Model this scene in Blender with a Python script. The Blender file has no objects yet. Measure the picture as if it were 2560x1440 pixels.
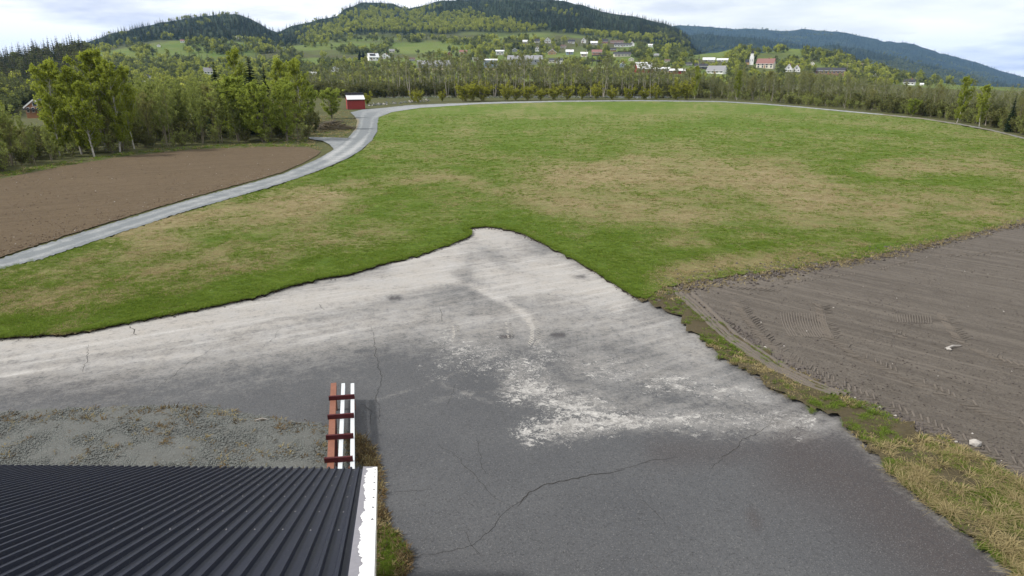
import bpy, math, random
import numpy as np
from mathutils import Vector, Matrix
from mathutils.geometry import delaunay_2d_cdt

# ------------------------------------------------------------------ camera, sky, sun, exposure
scene = bpy.context.scene
COL = scene.collection
H = 8.0                                   # camera height (m)
F = 1668.0                                # focal length in photo pixels (2560 wide)
HORIZON = 170.0
PITCH = math.atan((720 - HORIZON) / F)
SP, CP = math.sin(PITCH), math.cos(PITCH)

cam_data = bpy.data.cameras.new('camera')
cam = bpy.data.objects.new('camera', cam_data)
COL.objects.link(cam)
cam_data.sensor_width = 36.0
cam_data.lens = 36.0 * F / 2560.0
cam_data.clip_start = 0.1
cam_data.clip_end = 30000
cam.location = (0, 0, H)
cam.rotation_euler = (math.pi / 2 - PITCH, 0, 0)
scene.camera = cam

SUN_AZ, SUN_EL = math.radians(-97), math.radians(44)     # from the left, a little behind the camera
world = bpy.data.worlds.new('World')
scene.world = world
world.use_nodes = True
wn, wl = world.node_tree.nodes, world.node_tree.links
wn.clear()
w_out = wn.new('ShaderNodeOutputWorld')
w_bg = wn.new('ShaderNodeBackground'); w_bg.inputs['Strength'].default_value = 0.1
w_sky = wn.new('ShaderNodeTexSky'); w_sky.sky_type = 'NISHITA'; w_sky.sun_disc = False
w_sky.sun_elevation = SUN_EL; w_sky.sun_rotation = SUN_AZ
w_sky.air_density = 1.0; w_sky.dust_density = 1.5
w_tc = wn.new('ShaderNodeTexCoord')
w_sep = wn.new('ShaderNodeSeparateXYZ'); wl.new(w_tc.outputs['Generated'], w_sep.inputs[0])
w_add = wn.new('ShaderNodeMath'); w_add.operation = 'ADD'; w_add.inputs[1].default_value = 0.16
wl.new(w_sep.outputs['Z'], w_add.inputs[0])
w_max = wn.new('ShaderNodeMath'); w_max.operation = 'MAXIMUM'; w_max.inputs[1].default_value = 0.1
wl.new(w_add.outputs[0], w_max.inputs[0])
w_dx = wn.new('ShaderNodeMath'); w_dx.operation = 'DIVIDE'
wl.new(w_sep.outputs['X'], w_dx.inputs[0]); wl.new(w_max.outputs[0], w_dx.inputs[1])
w_dy = wn.new('ShaderNodeMath'); w_dy.operation = 'DIVIDE'
wl.new(w_sep.outputs['Y'], w_dy.inputs[0]); wl.new(w_max.outputs[0], w_dy.inputs[1])
w_cmb = wn.new('ShaderNodeCombineXYZ')
wl.new(w_dx.outputs[0], w_cmb.inputs[0]); wl.new(w_dy.outputs[0], w_cmb.inputs[1]); w_cmb.inputs[2].default_value = 2.3
def w_noise(scale, detail, rough, off):
    m = wn.new('ShaderNodeMapping'); m.inputs['Location'].default_value = off
    wl.new(w_cmb.outputs[0], m.inputs[0])
    n = wn.new('ShaderNodeTexNoise'); n.inputs['Scale'].default_value = scale
    n.inputs['Detail'].default_value = detail; n.inputs['Roughness'].default_value = rough
    wl.new(m.outputs[0], n.inputs['Vector'])
    return n
n_cov = w_noise(0.42, 5, 0.55, (1.9, 0.0, 0.0))
r_cov = wn.new('ShaderNodeValToRGB')
r_cov.color_ramp.elements[0].position = 0.30; r_cov.color_ramp.elements[0].color = (0.25, 0.25, 0.25, 1)
r_cov.color_ramp.elements[1].position = 0.50; r_cov.color_ramp.elements[1].color = (1, 1, 1, 1)
wl.new(n_cov.outputs['Fac'], r_cov.inputs[0])
n_shade = w_noise(0.55, 6, 0.55, (12.3, 5.5, 0.7))
r_shade = wn.new('ShaderNodeValToRGB')
r_shade.color_ramp.elements[0].position = 0.31; r_shade.color_ramp.elements[0].color = (4.8, 5.2, 6.4, 1)
r_shade.color_ramp.elements[1].position = 0.44; r_shade.color_ramp.elements[1].color = (9.6, 9.6, 9.6, 1)
wl.new(n_shade.outputs['Fac'], r_shade.inputs[0])
w_mix = wn.new('ShaderNodeMix'); w_mix.data_type = 'RGBA'
wl.new(r_cov.outputs['Color'], w_mix.inputs['Factor'])
wl.new(w_sky.outputs[0], w_mix.inputs['A']); wl.new(r_shade.outputs['Color'], w_mix.inputs['B'])
wl.new(w_mix.outputs['Result'], w_bg.inputs['Color'])
wl.new(w_bg.outputs[0], w_out.inputs['Surface'])

sun_data = bpy.data.lights.new('sun', 'SUN')
sun_data.energy = 3.5
sun_data.angle = math.radians(5.0)
sun_data.color = (1.0, 0.955, 0.89)
sun = bpy.data.objects.new('sun', sun_data)
COL.objects.link(sun)
sdir = Vector((math.sin(SUN_AZ) * math.cos(SUN_EL), math.cos(SUN_AZ) * math.cos(SUN_EL), math.sin(SUN_EL)))
sun.rotation_euler = sdir.to_track_quat('Z', 'Y').to_euler()
sun.location = (-80, -10, 80)

scene.view_settings.view_transform = 'Standard'
scene.view_settings.look = 'None'
scene.view_settings.exposure = 0.45
scene.view_settings.gamma = 1.0
scene.view_settings.use_curve_mapping = False
scene.cycles.max_bounces = 6
scene.cycles.diffuse_bounces = 4
scene.cycles.transmission_bounces = 4
scene.cycles.volume_bounces = 1
scene.cycles.transparent_max_bounces = 4

rng = np.random.default_rng(7)
random.seed(7)

# ------------------------------------------------------------------ projection and small helpers
def ray(px, py):
    u = (np.asarray(px, float) - 1280.0) / F
    v = (720.0 - np.asarray(py, float)) / F
    return u, CP + v * SP, -SP + v * CP
def gp(px, py, z=0.0):
    dx, dy, dz = ray(px, py)
    t = (H - z) / (-dz)
    return dx * t, dy * t
def gpv(px, py, z=0.0):
    x, y = gp(px, py, z)
    return Vector((float(x), float(y), z))
def to_px(x, y, z):
    zc = y * CP - (z - H) * SP
    yc = y * SP + (z - H) * CP
    return 1280.0 + F * x / zc, 720.0 - F * yc / zc, zc
def z_at(px_row, r):
    """height of the point on the sight line of pixel row/col at horizontal distance r"""
    dx, dy, dz = ray(*px_row)
    return H + r * dz / np.hypot(dx, dy)

def hash2(ix, iy, s):
    n = (ix * 374761393 + iy * 668265263 + s * 974711) & 0x7fffffff
    n = ((n ^ (n >> 13)) * 1274126177) & 0x7fffffff
    return ((n ^ (n >> 16)) & 0xffff) / 65535.0
def vnoise(x, y, s=0):
    x = np.asarray(x, float); y = np.asarray(y, float)
    ix = np.floor(x).astype(np.int64); iy = np.floor(y).astype(np.int64)
    fx = x - ix; fy = y - iy
    fx = fx * fx * (3 - 2 * fx); fy = fy * fy * (3 - 2 * fy)
    a = hash2(ix, iy, s); b = hash2(ix + 1, iy, s); c = hash2(ix, iy + 1, s); d = hash2(ix + 1, iy + 1, s)
    return (a * (1 - fx) + b * fx) * (1 - fy) + (c * (1 - fx) + d * fx) * fy
def fbm(x, y, s=0, o=4):
    r = 0; a = 0.5; t = 0
    for i in range(o):
        r = r + a * vnoise(np.asarray(x) * 2 ** i, np.asarray(y) * 2 ** i, s + i * 17); t += a; a *= 0.5
    return r / t
def stroke(px, py, pts, w, amp=1.0, aspect=1.0):
    """soft brush along a polyline"""
    px = np.asarray(px, float); py = np.asarray(py, float) * aspect
    P = np.array(pts, float); P[:, 1] *= aspect
    best = np.full(px.shape, 1e18)
    if len(P) == 1:
        best = (px - P[0, 0]) ** 2 + (py - P[0, 1]) ** 2
    for a, b in zip(P[:-1], P[1:]):
        d = b - a; L = d @ d
        t = np.clip(((px - a[0]) * d[0] + (py - a[1]) * d[1]) / L, 0, 1)
        best = np.minimum(best, (px - a[0] - t * d[0]) ** 2 + (py - a[1] - t * d[1]) ** 2)
    return amp * np.exp(-best / (w * w))
def inside(px, py, poly):
    px = np.asarray(px, float); py = np.asarray(py, float)
    r = np.zeros(px.shape, bool)
    n = len(poly)
    for i in range(n):
        x0, y0 = poly[i]; x1, y1 = poly[(i + 1) % n]
        c = ((y0 > py) != (y1 > py))
        with np.errstate(divide='ignore', invalid='ignore'):
            r ^= c & (px < (x1 - x0) * (py - y0) / (y1 - y0 + 1e-12) + x0)
    return r

def tag(o, label=None, cat=None, group=None, kind=None):
    if label: o['label'] = label
    if cat: o['category'] = cat
    if group: o['group'] = group
    if kind: o['kind'] = kind
    return o
def link(name, me, mat=None, parent=None):
    o = bpy.data.objects.new(name, me)
    COL.objects.link(o)
    if mat is not None and me is not None:
        if not me.materials: me.materials.append(mat)
    if parent is not None: o.parent = parent
    return o
def empty(name, loc=(0, 0, 0), rz=0.0):
    o = bpy.data.objects.new(name, None)
    o.empty_display_size = 0.2
    COL.objects.link(o)
    o.location = loc
    o.rotation_euler = (0, 0, rz)
    return o
def np_mesh(name, verts, faces, mat=None, smooth=False):
    """faces: (n,3) or (n,4) int array, or list"""
    me = bpy.data.meshes.new(name)
    if isinstance(faces, np.ndarray):
        verts = np.asarray(verts, np.float32); nf, k = faces.shape
        me.vertices.add(len(verts)); me.vertices.foreach_set('co', verts.ravel())
        me.loops.add(nf * k); me.loops.foreach_set('vertex_index', faces.astype(np.int32).ravel())
        me.polygons.add(nf); me.polygons.foreach_set('loop_start', np.arange(0, nf * k, k, dtype=np.int32))
        me.update(calc_edges=True)
    else:
        me.from_pydata([tuple(v) for v in verts], [], faces)
        me.update()
    if smooth: me.polygons.foreach_set('use_smooth', [True] * len(me.polygons))
    if mat is not None: me.materials.append(mat)
    return me
class MB:
    """collects boxes, prisms and tubes into one mesh"""
    def __init__(s): s.v = []; s.f = []
    def add(s, vs, fs):
        k = len(s.v); s.v += [tuple(v) for v in vs]; s.f += [tuple(i + k for i in f) for f in fs]
        return s
    def box(s, x0, x1, y0, y1, z0, z1, M=None):
        vs = [Vector((x, y, z)) for z in (z0, z1) for y in (y0, y1) for x in (x0, x1)]
        if M is not None: vs = [M @ v for v in vs]
        return s.add(vs, [(0, 2, 3, 1), (4, 5, 7, 6), (0, 1, 5, 4), (2, 6, 7, 3), (0, 4, 6, 2), (1, 3, 7, 5)])
    def beam(s, a, b, w, h, up=(0, 0, 1)):
        a = Vector(a); b = Vector(b); d = (b - a); L = d.length; d.normalize()
        up = Vector(up); sd = d.cross(up)
        if sd.length < 1e-4: sd = d.cross(Vector((1, 0, 0)))
        sd.normalize(); up = sd.cross(d)
        vs = []
        for p in (a, b):
            for i, j in ((-1, -1), (1, -1), (1, 1), (-1, 1)):
                vs.append(p + sd * (w / 2 * i) + up * (h / 2 * j))
        return s.add(vs, [(3, 2, 1, 0), (4, 5, 6, 7), (0, 1, 5, 4), (1, 2, 6, 5), (2, 3, 7, 6), (3, 0, 4, 7)])
    def tube(s, pts, rad, n=5):
        k0 = len(s.v); m = len(pts)
        for i, p in enumerate(pts):
            p = Vector(p)
            d = (Vector(pts[min(i + 1, m - 1)]) - Vector(pts[max(i - 1, 0)]))
            if d.length < 1e-6: d = Vector((0, 0, 1))
            d.normalize()
            a = d.cross(Vector((0.31, 0.95, 0.05)))
            if a.length < 1e-3: a = d.cross(Vector((1, 0, 0)))
            a.normalize(); b = d.cross(a)
            for j in range(n):
                t = 2 * math.pi * j / n
                s.v.append(tuple(p + (a * math.cos(t) + b * math.sin(t)) * rad[i]))
        for i in range(m - 1):
            for j in range(n):
                j2 = (j + 1) % n
                s.f.append((k0 + i * n + j, k0 + i * n + j2, k0 + (i + 1) * n + j2, k0 + (i + 1) * n + j))
        s.f.append(tuple(k0 + (m - 1) * n + j for j in range(n)))
        return s
    def mesh(s, name, mat=None, smooth=False): return np_mesh(name, s.v, s.f, mat, smooth)
    def build(s, name, mat, parent=None, smooth=False): return link(name, s.mesh(name, mat, smooth), mat, parent)

# ------------------------------------------------------------------ materials
def new_mat(name):
    m = bpy.data.materials.new(name); m.use_nodes = True
    nt = m.node_tree; nt.nodes.clear()
    return m, nt.nodes, nt.links
def rgba(c): return (c[0], c[1], c[2], 1.0)
def N_noise(n, l, scale, detail=4, rough=0.55, vec=None, stretch=None, dist=0.0):
    tx = n.new('ShaderNodeTexNoise')
    tx.inputs['Scale'].default_value = scale; tx.inputs['Detail'].default_value = detail
    tx.inputs['Roughness'].default_value = rough; tx.inputs['Distortion'].default_value = dist
    if vec is None:
        g = n.new('ShaderNodeNewGeometry'); vec = g.outputs['Position']
    if stretch:
        mp = n.new('ShaderNodeMapping'); mp.inputs['Scale'].default_value = stretch[:3]
        if len(stretch) > 3:
            mp.vector_type = 'TEXTURE'; mp.inputs['Scale'].default_value = tuple(1 / q for q in stretch[:3]); mp.inputs['Rotation'].default_value = (0, 0, stretch[3])
        l.new(vec, mp.inputs[0]); vec = mp.outputs[0]
    l.new(vec, tx.inputs['Vector'])
    return tx.outputs['Fac']
def N_ramp(n, l, src, p0, p1, c0=(0, 0, 0), c1=(1, 1, 1)):
    r = n.new('ShaderNodeValToRGB')
    r.color_ramp.elements[0].position = p0; r.color_ramp.elements[0].color = rgba(c0)
    r.color_ramp.elements[1].position = p1; r.color_ramp.elements[1].color = rgba(c1)
    l.new(src, r.inputs[0])
    return r.outputs['Color']
def N_mix(n, l, fac, a, b, mode='MIX'):
    m = n.new('ShaderNodeMix'); m.data_type = 'RGBA'; m.blend_type = mode
    for s, v in (('Factor', fac), ('A', a), ('B', b)):
        if isinstance(v, (int, float)): m.inputs[s].default_value = v
        elif isinstance(v, tuple): m.inputs[s].default_value = rgba(v)
        else: l.new(v, m.inputs[s])
    return m.outputs['Result']
def N_math(n, l, op, a, b=0.0, clamp=False):
    m = n.new('ShaderNodeMath'); m.operation = op; m.use_clamp = clamp
    for i, v in enumerate((a, b)):
        if isinstance(v, (int, float)): m.inputs[i].default_value = v
        else: l.new(v, m.inputs[i])
    return m.outputs[0]
def N_attr(n, name):
    a = n.new('ShaderNodeAttribute'); a.attribute_name = name
    return a.outputs['Fac']
def N_bump(n, l, h, strength=0.4, dist=0.02):
    b = n.new('ShaderNodeBump'); b.inputs['Strength'].default_value = strength; b.inputs['Distance'].default_value = dist
    l.new(h, b.inputs['Height'])
    return b.outputs['Normal']
def N_out(n, l, color, rough=0.85, normal=None, spec=0.3, metal=0.0):
    p = n.new('ShaderNodeBsdfPrincipled'); o = n.new('ShaderNodeOutputMaterial')
    if isinstance(color, tuple): p.inputs['Base Color'].default_value = rgba(color)
    else: l.new(color, p.inputs['Base Color'])
    if isinstance(rough, (int, float)): p.inputs['Roughness'].default_value = rough
    else: l.new(rough, p.inputs['Roughness'])
    p.inputs['Specular IOR Level'].default_value = spec
    p.inputs['Metallic'].default_value = metal
    if normal is not None: l.new(normal, p.inputs['Normal'])
    l.new(p.outputs[0], o.inputs['Surface'])
    return p
def plain(name, c, rough=0.8, var=0.25, scale=3.0, bump=0.0, spec=0.3, metal=0.0, obj=True, stretch=None):
    m, n, l = new_mat(name)
    vec = None
    if obj:
        tc = n.new('ShaderNodeTexCoord'); vec = tc.outputs['Object']
    f = N_noise(n, l, scale, 5, 0.6, vec, stretch)
    col = N_mix(n, l, f, tuple(x * (1 - var) for x in c), tuple(min(1, x * (1 + var)) for x in c))
    f2 = N_noise(n, l, scale * 9, 3, 0.6, vec, stretch)
    col = N_mix(n, l, N_ramp(n, l, f2, 0.35, 0.75), col, tuple(x * (1 - var * 0.7) for x in c))
    nm = N_bump(n, l, f2, bump, 0.02) if bump else None
    N_out(n, l, col, rough, nm, spec, metal)
    return m
def leaf_mat(name, dark, light, trans=0.35, hue_patch=None):
    """leaves: diffuse plus light coming through, varied from leaf to leaf and tree to tree"""
    m, n, l = new_mat(name)
    g = n.new('ShaderNodeNewGeometry'); oi = n.new('ShaderNodeObjectInfo')
    a = N_math(n, l, 'MULTIPLY', g.outputs['Random Per Island'], 0.55)
    b = N_math(n, l, 'MULTIPLY', oi.outputs['Random'], 0.45)
    col = N_mix(n, l, N_math(n, l, 'ADD', a, b, True), dark, light)
    d = n.new('ShaderNodeBsdfDiffuse'); t = n.new('ShaderNodeBsdfTranslucent'); mx = n.new('ShaderNodeMixShader'); o = n.new('ShaderNodeOutputMaterial')
    l.new(col, d.inputs['Color']); l.new(col, t.inputs['Color'])
    mx.inputs[0].default_value = trans
    l.new(d.outputs[0], mx.inputs[1]); l.new(t.outputs[0], mx.inputs[2]); l.new(mx.outputs[0], o.inputs['Surface'])
    return m

M = {}
# asphalt: dark aggregate under pale dried dust
def mat_asphalt():
    m, n, l = new_mat('asphalt_with_dust')
    big = N_noise(n, l, 0.35, 4, 0.6)
    col = N_mix(n, l, N_ramp(n, l, big, 0.3, 0.7), (0.050, 0.052, 0.056), (0.068, 0.070, 0.073))
    damp = N_attr(n, 'damp')
    col = N_mix(n, l, damp, col, (0.043, 0.036, 0.035))
    agg = N_noise(n, l, 45, 3, 0.75)
    col = N_mix(n, l, N_ramp(n, l, agg, 0.56, 0.70), col, (0.15, 0.15, 0.148))
    agg2 = N_noise(n, l, 22, 4, 0.8)
    col = N_mix(n, l, N_ramp(n, l, agg2, 0.52, 0.66), col, (0.030, 0.030, 0.032))
    pits = N_noise(n, l, 9, 4, 0.7)
    col = N_mix(n, l, N_ramp(n, l, pits, 0.55, 0.8), col, (0.044, 0.044, 0.047))
    dust = N_attr(n, 'dust')
    streak = N_noise(n, l, 1.0, 6, 0.7, None, (0.15, 2.2, 1, 0.52))
    sm = N_noise(n, l, 0.9, 6, 0.68)
    sm2 = N_noise(n, l, 2.6, 6, 0.78)
    grit = N_noise(n, l, 10.0, 5, 0.85)
    k = N_math(n, l, 'ADD', N_math(n, l, 'MULTIPLY', sm, 0.45), N_math(n, l, 'MULTIPLY', sm2, 1.1))
    k = N_math(n, l, 'ADD', k, N_math(n, l, 'MULTIPLY', streak, 0.55))
    k = N_math(n, l, 'ADD', k, N_math(n, l, 'MULTIPLY', grit, 1.3))
    k = N_math(n, l, 'MULTIPLY', N_math(n, l, 'SUBTRACT', k, 1.70), 1.5)
    d0 = N_math(n, l, 'ADD', dust, N_math(n, l, 'MULTIPLY', k, N_math(n, l, 'ADD', N_math(n, l, 'MULTIPLY', dust, 0.9), 0.25)))
    fac = N_ramp(n, l, d0, 0.15, 0.95)
    dcol = N_mix(n, l, N_ramp(n, l, sm, 0.35, 0.65), (0.305, 0.286, 0.260), (0.285, 0.278, 0.268))
    dcol = N_mix(n, l, N_ramp(n, l, streak, 0.52, 0.70), dcol, (0.36, 0.35, 0.335))
    dcol = N_mix(n, l, N_ramp(n, l, grit, 0.50, 0.72), dcol, (0.19, 0.184, 0.174))
    dcol = N_mix(n, l, N_ramp(n, l, sm2, 0.52, 0.72), dcol, (0.225, 0.216, 0.20))
    col = N_mix(n, l, fac, col, dcol)
    # splashes of dried mud, large and small
    sp = N_attr(n, 'splash')
    g = n.new('ShaderNodeNewGeometry')
    wob = n.new('ShaderNodeTexNoise'); wob.inputs['Scale'].default_value = 7; wob.inputs['Detail'].default_value = 5; wob.inputs['Roughness'].default_value = .7
    l.new(g.outputs['Position'], wob.inputs['Vector'])
    wmix = n.new('ShaderNodeMix'); wmix.data_type = 'RGBA'; wmix.blend_type = 'LINEAR_LIGHT'; wmix.inputs['Factor'].default_value = 0.30
    l.new(g.outputs['Position'], wmix.inputs['A']); l.new(wob.outputs['Color'], wmix.inputs['B'])
    clus = N_noise(n, l, 0.8, 5, 0.65)
    spf = None
    for sc_, amp, st in ((2.6, 0.44, (0.5, 1.4, 1)), (5.5, 0.50, (0.6, 1.3, 1)), (10.0, 0.54, (0.7, 1.2, 1))):
        mp = n.new('ShaderNodeMapping'); mp.inputs['Scale'].default_value = st
        l.new(wmix.outputs['Result'], mp.inputs[0])
        vn = n.new('ShaderNodeTexVoronoi'); vn.inputs['Scale'].default_value = sc_
        l.new(mp.outputs[0], vn.inputs['Vector'])
        th = N_math(n, l, 'SUBTRACT', N_math(n, l, 'MULTIPLY', sp, amp * 1.2), vn.outputs['Distance'])
        th = N_math(n, l, 'ADD', th, N_math(n, l, 'MULTIPLY', N_math(n, l, 'SUBTRACT', clus, 0.55), 0.7))
        one = N_ramp(n, l, th, 0.0, 0.16)
        spf = one if spf is None else N_math(n, l, 'MAXIMUM', spf, one)
    spf = N_math(n, l, 'MULTIPLY', spf, N_ramp(n, l, sp, 0.04, 0.16))
    spf = N_math(n, l, 'MULTIPLY', spf, N_ramp(n, l, N_math(n, l, 'ADD', grit, N_math(n, l, 'MULTIPLY', sm2, .6)), 0.72, 1.02, (1, 1, 1), (0.1, 0.1, 0.1)))
    spc = N_mix(n, l, N_ramp(n, l, sm2, 0.42, 0.7), (0.37, 0.36, 0.34), (0.26, 0.252, 0.238))
    col = N_mix(n, l, spf, col, spc)
    hgt = N_math(n, l, 'ADD', agg2, N_math(n, l, 'MULTIPLY', spf, 0.5))
    N_out(n, l, col, N_mix(n, l, fac, (0.72, 0.72, 0.72), (0.95, 0.95, 0.95)), N_bump(n, l, hgt, 0.35, 0.012), 0.28)
    return m
def mat_lawn():
    m, n, l = new_mat('patchy_lawn')
    dry = N_attr(n, 'dry')
    a = N_noise(n, l, 0.16, 5, 0.62, None, (0.6, 1.3, 1, 0.1))
    b = N_noise(n, l, 0.75, 6, 0.72, None, (0.55, 1.2, 1, 0.1))
    c = N_noise(n, l, 5.0, 5, 0.8)
    k = N_math(n, l, 'ADD', N_math(n, l, 'ADD', N_math(n, l, 'MULTIPLY', a, 0.6), N_math(n, l, 'MULTIPLY', b, 1.25)), N_math(n, l, 'MULTIPLY', c, 1.1))
    d0 = N_math(n, l, 'ADD', dry, N_math(n, l, 'SUBTRACT', k, 1.475))
    fac = N_ramp(n, l, d0, 0.15, 1.0)
    gr = N_mix(n, l, N_ramp(n, l, b, 0.35, 0.65), (0.080, 0.135, 0.016), (0.130, 0.180, 0.028))
    gr = N_mix(n, l, N_ramp(n, l, c, 0.42, 0.68), gr, (0.042, 0.078, 0.012))
    tn = N_mix(n, l, N_ramp(n, l, c, 0.40, 0.68), (0.290, 0.245, 0.135), (0.165, 0.130, 0.065))
    col = N_mix(n, l, fac, gr, tn)
    N_out(n, l, col, 0.95, N_bump(n, l, N_math(n, l, 'ADD', c, b), 1.0, 0.16), 0.1)
    return m
def mat_soil(name, c1, c2, c3, row=(1, 1, 1, 0), fur_dir=(1, 1, 1, 0)):
    m, n, l = new_mat(name)
    a = N_noise(n, l, 0.22, 5, 0.6)
    b = N_noise(n, l, 3.2, 5, 0.75, None, row)
    c = N_noise(n, l, 16, 4, 0.8)
    col = N_mix(n, l, N_ramp(n, l, a, 0.3, 0.7), c1, c2)
    col = N_mix(n, l, N_ramp(n, l, b, 0.42, 0.72), col, c3)
    col = N_mix(n, l, N_ramp(n, l, c, 0.50, 0.68), col, tuple(x * 0.62 for x in c1))
    col = N_mix(n, l, N_ramp(n, l, c, 0.24, 0.36, (1, 1, 1), (0, 0, 0)), col, tuple(x * 1.5 for x in c1))
    dry = N_attr(n, 'dry')
    col = N_mix(n, l, dry, col, tuple(x * 1.6 for x in c2))
    fur = N_noise(n, l, 1.0, 4, 0.6, None, fur_dir)
    col = N_mix(n, l, N_ramp(n, l, fur, 0.52, 0.72), col, tuple(x * 0.84 for x in c1))
    col = N_mix(n, l, N_ramp(n, l, fur, 0.34, 0.46, (1, 1, 1), (0, 0, 0)), col, tuple(x * 1.2 for x in c2))
    h = N_math(n, l, 'ADD', N_math(n, l, 'ADD', c, N_math(n, l, 'MULTIPLY', b, 1.4)), N_math(n, l, 'MULTIPLY', fur, 1.5))
    N_out(n, l, col, 0.96, N_bump(n, l, h, 0.9, 0.06), 0.1)
    return m
def mat_gravel_road():
    m, n, l = new_mat('gravel_road_surface')
    wear = N_attr(n, 'wear')
    a = N_noise(n, l, 0.8, 5, 0.7); c = N_noise(n, l, 14, 3, 0.8)
    col = N_mix(n, l, a, (0.120, 0.133, 0.142), (0.175, 0.190, 0.197))
    w = N_ramp(n, l, N_math(n, l, 'ADD', wear, N_math(n, l, 'SUBTRACT', a, 0.5)), 0.3, 0.8)
    col = N_mix(n, l, w, col, (0.29, 0.297, 0.297))
    col = N_mix(n, l, N_ramp(n, l, c, 0.5, 0.75), col, (0.10, 0.108, 0.112))
    edge = N_attr(n, 'edge')
    e = N_ramp(n, l, N_math(n, l, 'ADD', edge, N_math(n, l, 'SUBTRACT', a, 0.5)), 0.5, 0.8)
    col = N_mix(n, l, e, col, (0.17, 0.15, 0.105))
    N_out(n, l, col, 0.95, N_bump(n, l, c, 0.6, 0.03), 0.15)
    return m
def mat_ground():
    m, n, l = new_mat('valley_ground')
    f = N_attr(n, 'forest'); mead = N_attr(n, 'meadow'); bare = N_attr(n, 'bare')
    a = N_noise(n, l, 0.012, 6, 0.65); b = N_noise(n, l, 0.11, 5, 0.7); c = N_noise(n, l, 1.2, 4, 0.7)
    scrub = N_mix(n, l, N_ramp(n, l, b, 0.3, 0.7), (0.050, 0.062, 0.024), (0.075, 0.080, 0.036))
    scrub = N_mix(n, l, N_ramp(n, l, c, 0.4, 0.7), scrub, (0.085, 0.078, 0.040))
    md = N_mix(n, l, N_ramp(n, l, a, 0.35, 0.65), (0.070, 0.115, 0.022), (0.115, 0.150, 0.036))
    md = N_mix(n, l, N_ramp(n, l, b, 0.4, 0.8), md, (0.12, 0.125, 0.05))
    col = N_mix(n, l, mead, scrub, md)
    fo = N_mix(n, l, N_ramp(n, l, b, 0.35, 0.65), (0.012, 0.020, 0.010), (0.032, 0.044, 0.018))
    fo = N_mix(n, l, N_ramp(n, l, a, 0.52, 0.7), fo, (0.050, 0.062, 0.026))
    col = N_mix(n, l, f, col, fo)
    col = N_mix(n, l, bare, col, (0.22, 0.175, 0.115))
    N_out(n, l, col, 0.97, N_bump(n, l, b, 0.7, 2.0), 0.05)
    return m

M['asphalt'] = mat_asphalt()
M['lawn'] = mat_lawn()
M['soil_l'] = mat_soil('brown_harrowed_soil', (0.100, 0.074, 0.046), (0.086, 0.064, 0.041), (0.135, 0.103, 0.067), (0.5, 1.6, 1, 0.25), (0.06, 1.6, 1, 0.55))
M['soil_r'] = mat_soil('grey_harrowed_soil', (0.095, 0.083, 0.071), (0.108, 0.095, 0.081), (0.136, 0.120, 0.103), (1.3, 0.5, 1, 0.6), (0.09, 3.2, 1, -0.75))
M['turf_edge'] = plain('dark_turf_edge', (0.030, 0.025, 0.020), 1.0, 0.4, 4, 0, 0.05, obj=False)
M['verge'] = plain('verge_soil', (0.070, 0.058, 0.034), 1.0, 0.5, 2.2, 0.6, 0.1, obj=False)
M['road'] = mat_gravel_road()
M['gravel_bed'] = plain('gravel_bed', (0.105, 0.108, 0.102), 1.0, 0.4, 3.0, 0.8, 0.15, obj=False)
M['ground'] = mat_ground()
M['crack'] = plain('crack_fill', (0.026, 0.024, 0.022), 1.0, 0.4, 3, obj=False)
M['mud'] = plain('dried_mud', (0.33, 0.315, 0.29), 1.0, 0.2, 6, 0, 0.1, obj=False)
M['water'] = plain('river_water', (0.02, 0.026, 0.028), 0.12, 0.2, 0.2, 0.2, 0.5, obj=False)

# ------------------------------------------------------------------ valley ground (polar height field)
def ctrl(*pts):
    xs = np.array([p[0] for p in pts], float); ys = np.array([p[1] for p in pts], float)
    return lambda x: np.interp(x, xs, ys)
# picture rows of the crests of each slope, by picture column
Y_A1 = ctrl((-400, 232), (0, 228), (300, 205), (560, 190), (800, 190), (1300, 186), (1700, 184), (1950, 192), (2200, 208), (2560, 236), (3000, 270))
Y_A2 = ctrl((-400, 200), (0, 200), (300, 180), (500, 165), (700, 165), (900, 160), (1100, 152), (1300, 140), (1450, 134), (1600, 138), (1720, 148), (1850, 158), (1950, 164), (2100, 180), (2300, 206), (2560, 230), (3000, 262))
Y_A3 = ctrl((-400, 170), (0, 165), (230, 135), (400, 112), (560, 108), (700, 118), (820, 112), (950, 108), (1150, 108), (1330, 101), (1480, 103), (1600, 112), (1680, 122), (1730, 136), (1790, 128), (1840, 112), (1900, 128), (1960, 120), (2060, 120), (2120, 140), (2180, 158), (2230, 172), (2330, 196), (2430, 212), (2560, 226), (3000, 255))
Y_B = ctrl((-400, 180), (0, 165), (150, 135), (225, 112), (260, 102), (300, 87), (400, 68), (500, 50), (560, 43), (605, 42), (640, 54), (690, 84), (705, 88), (740, 72), (800, 56), (850, 46), (872, 27), (920, 17), (990, 18), (1022, 32), (1060, 24), (1090, 14), (1120, 10), (1180, 6), (1300, 3), (1400, 10), (1450, 20), (1500, 35), (1560, 44), (1620, 58), (1680, 74), (1712, 94), (1735, 125), (1780, 145), (2000, 160), (2560, 235), (3000, 260))
Y_C = ctrl((-400, 190), (600, 130), (1600, 90), (1700, 86), (1800, 90), (1880, 95), (1960, 106), (2010, 116), (2080, 114), (2150, 124), (2250, 148), (2350, 168), (2450, 197), (2560, 217), (3000, 262))
Y_D = ctrl((-400, 190), (600, 130), (1600, 72), (1700, 65), (1760, 69), (1820, 73), (1880, 73), (1955, 79), (1992, 74), (2050, 77), (2100, 82), (2140, 92), (2200, 105), (2240, 107), (2280, 112), (2340, 132), (2390, 145), (2420, 151), (2500, 177), (2560, 193), (3000, 255))
Y_L = ctrl((-400, 190), (0, 168), (60, 150), (110, 140), (150, 140), (190, 132), (235, 128), (260, 150), (300, 190), (3000, 260))    # dark near hill on the left

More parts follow.
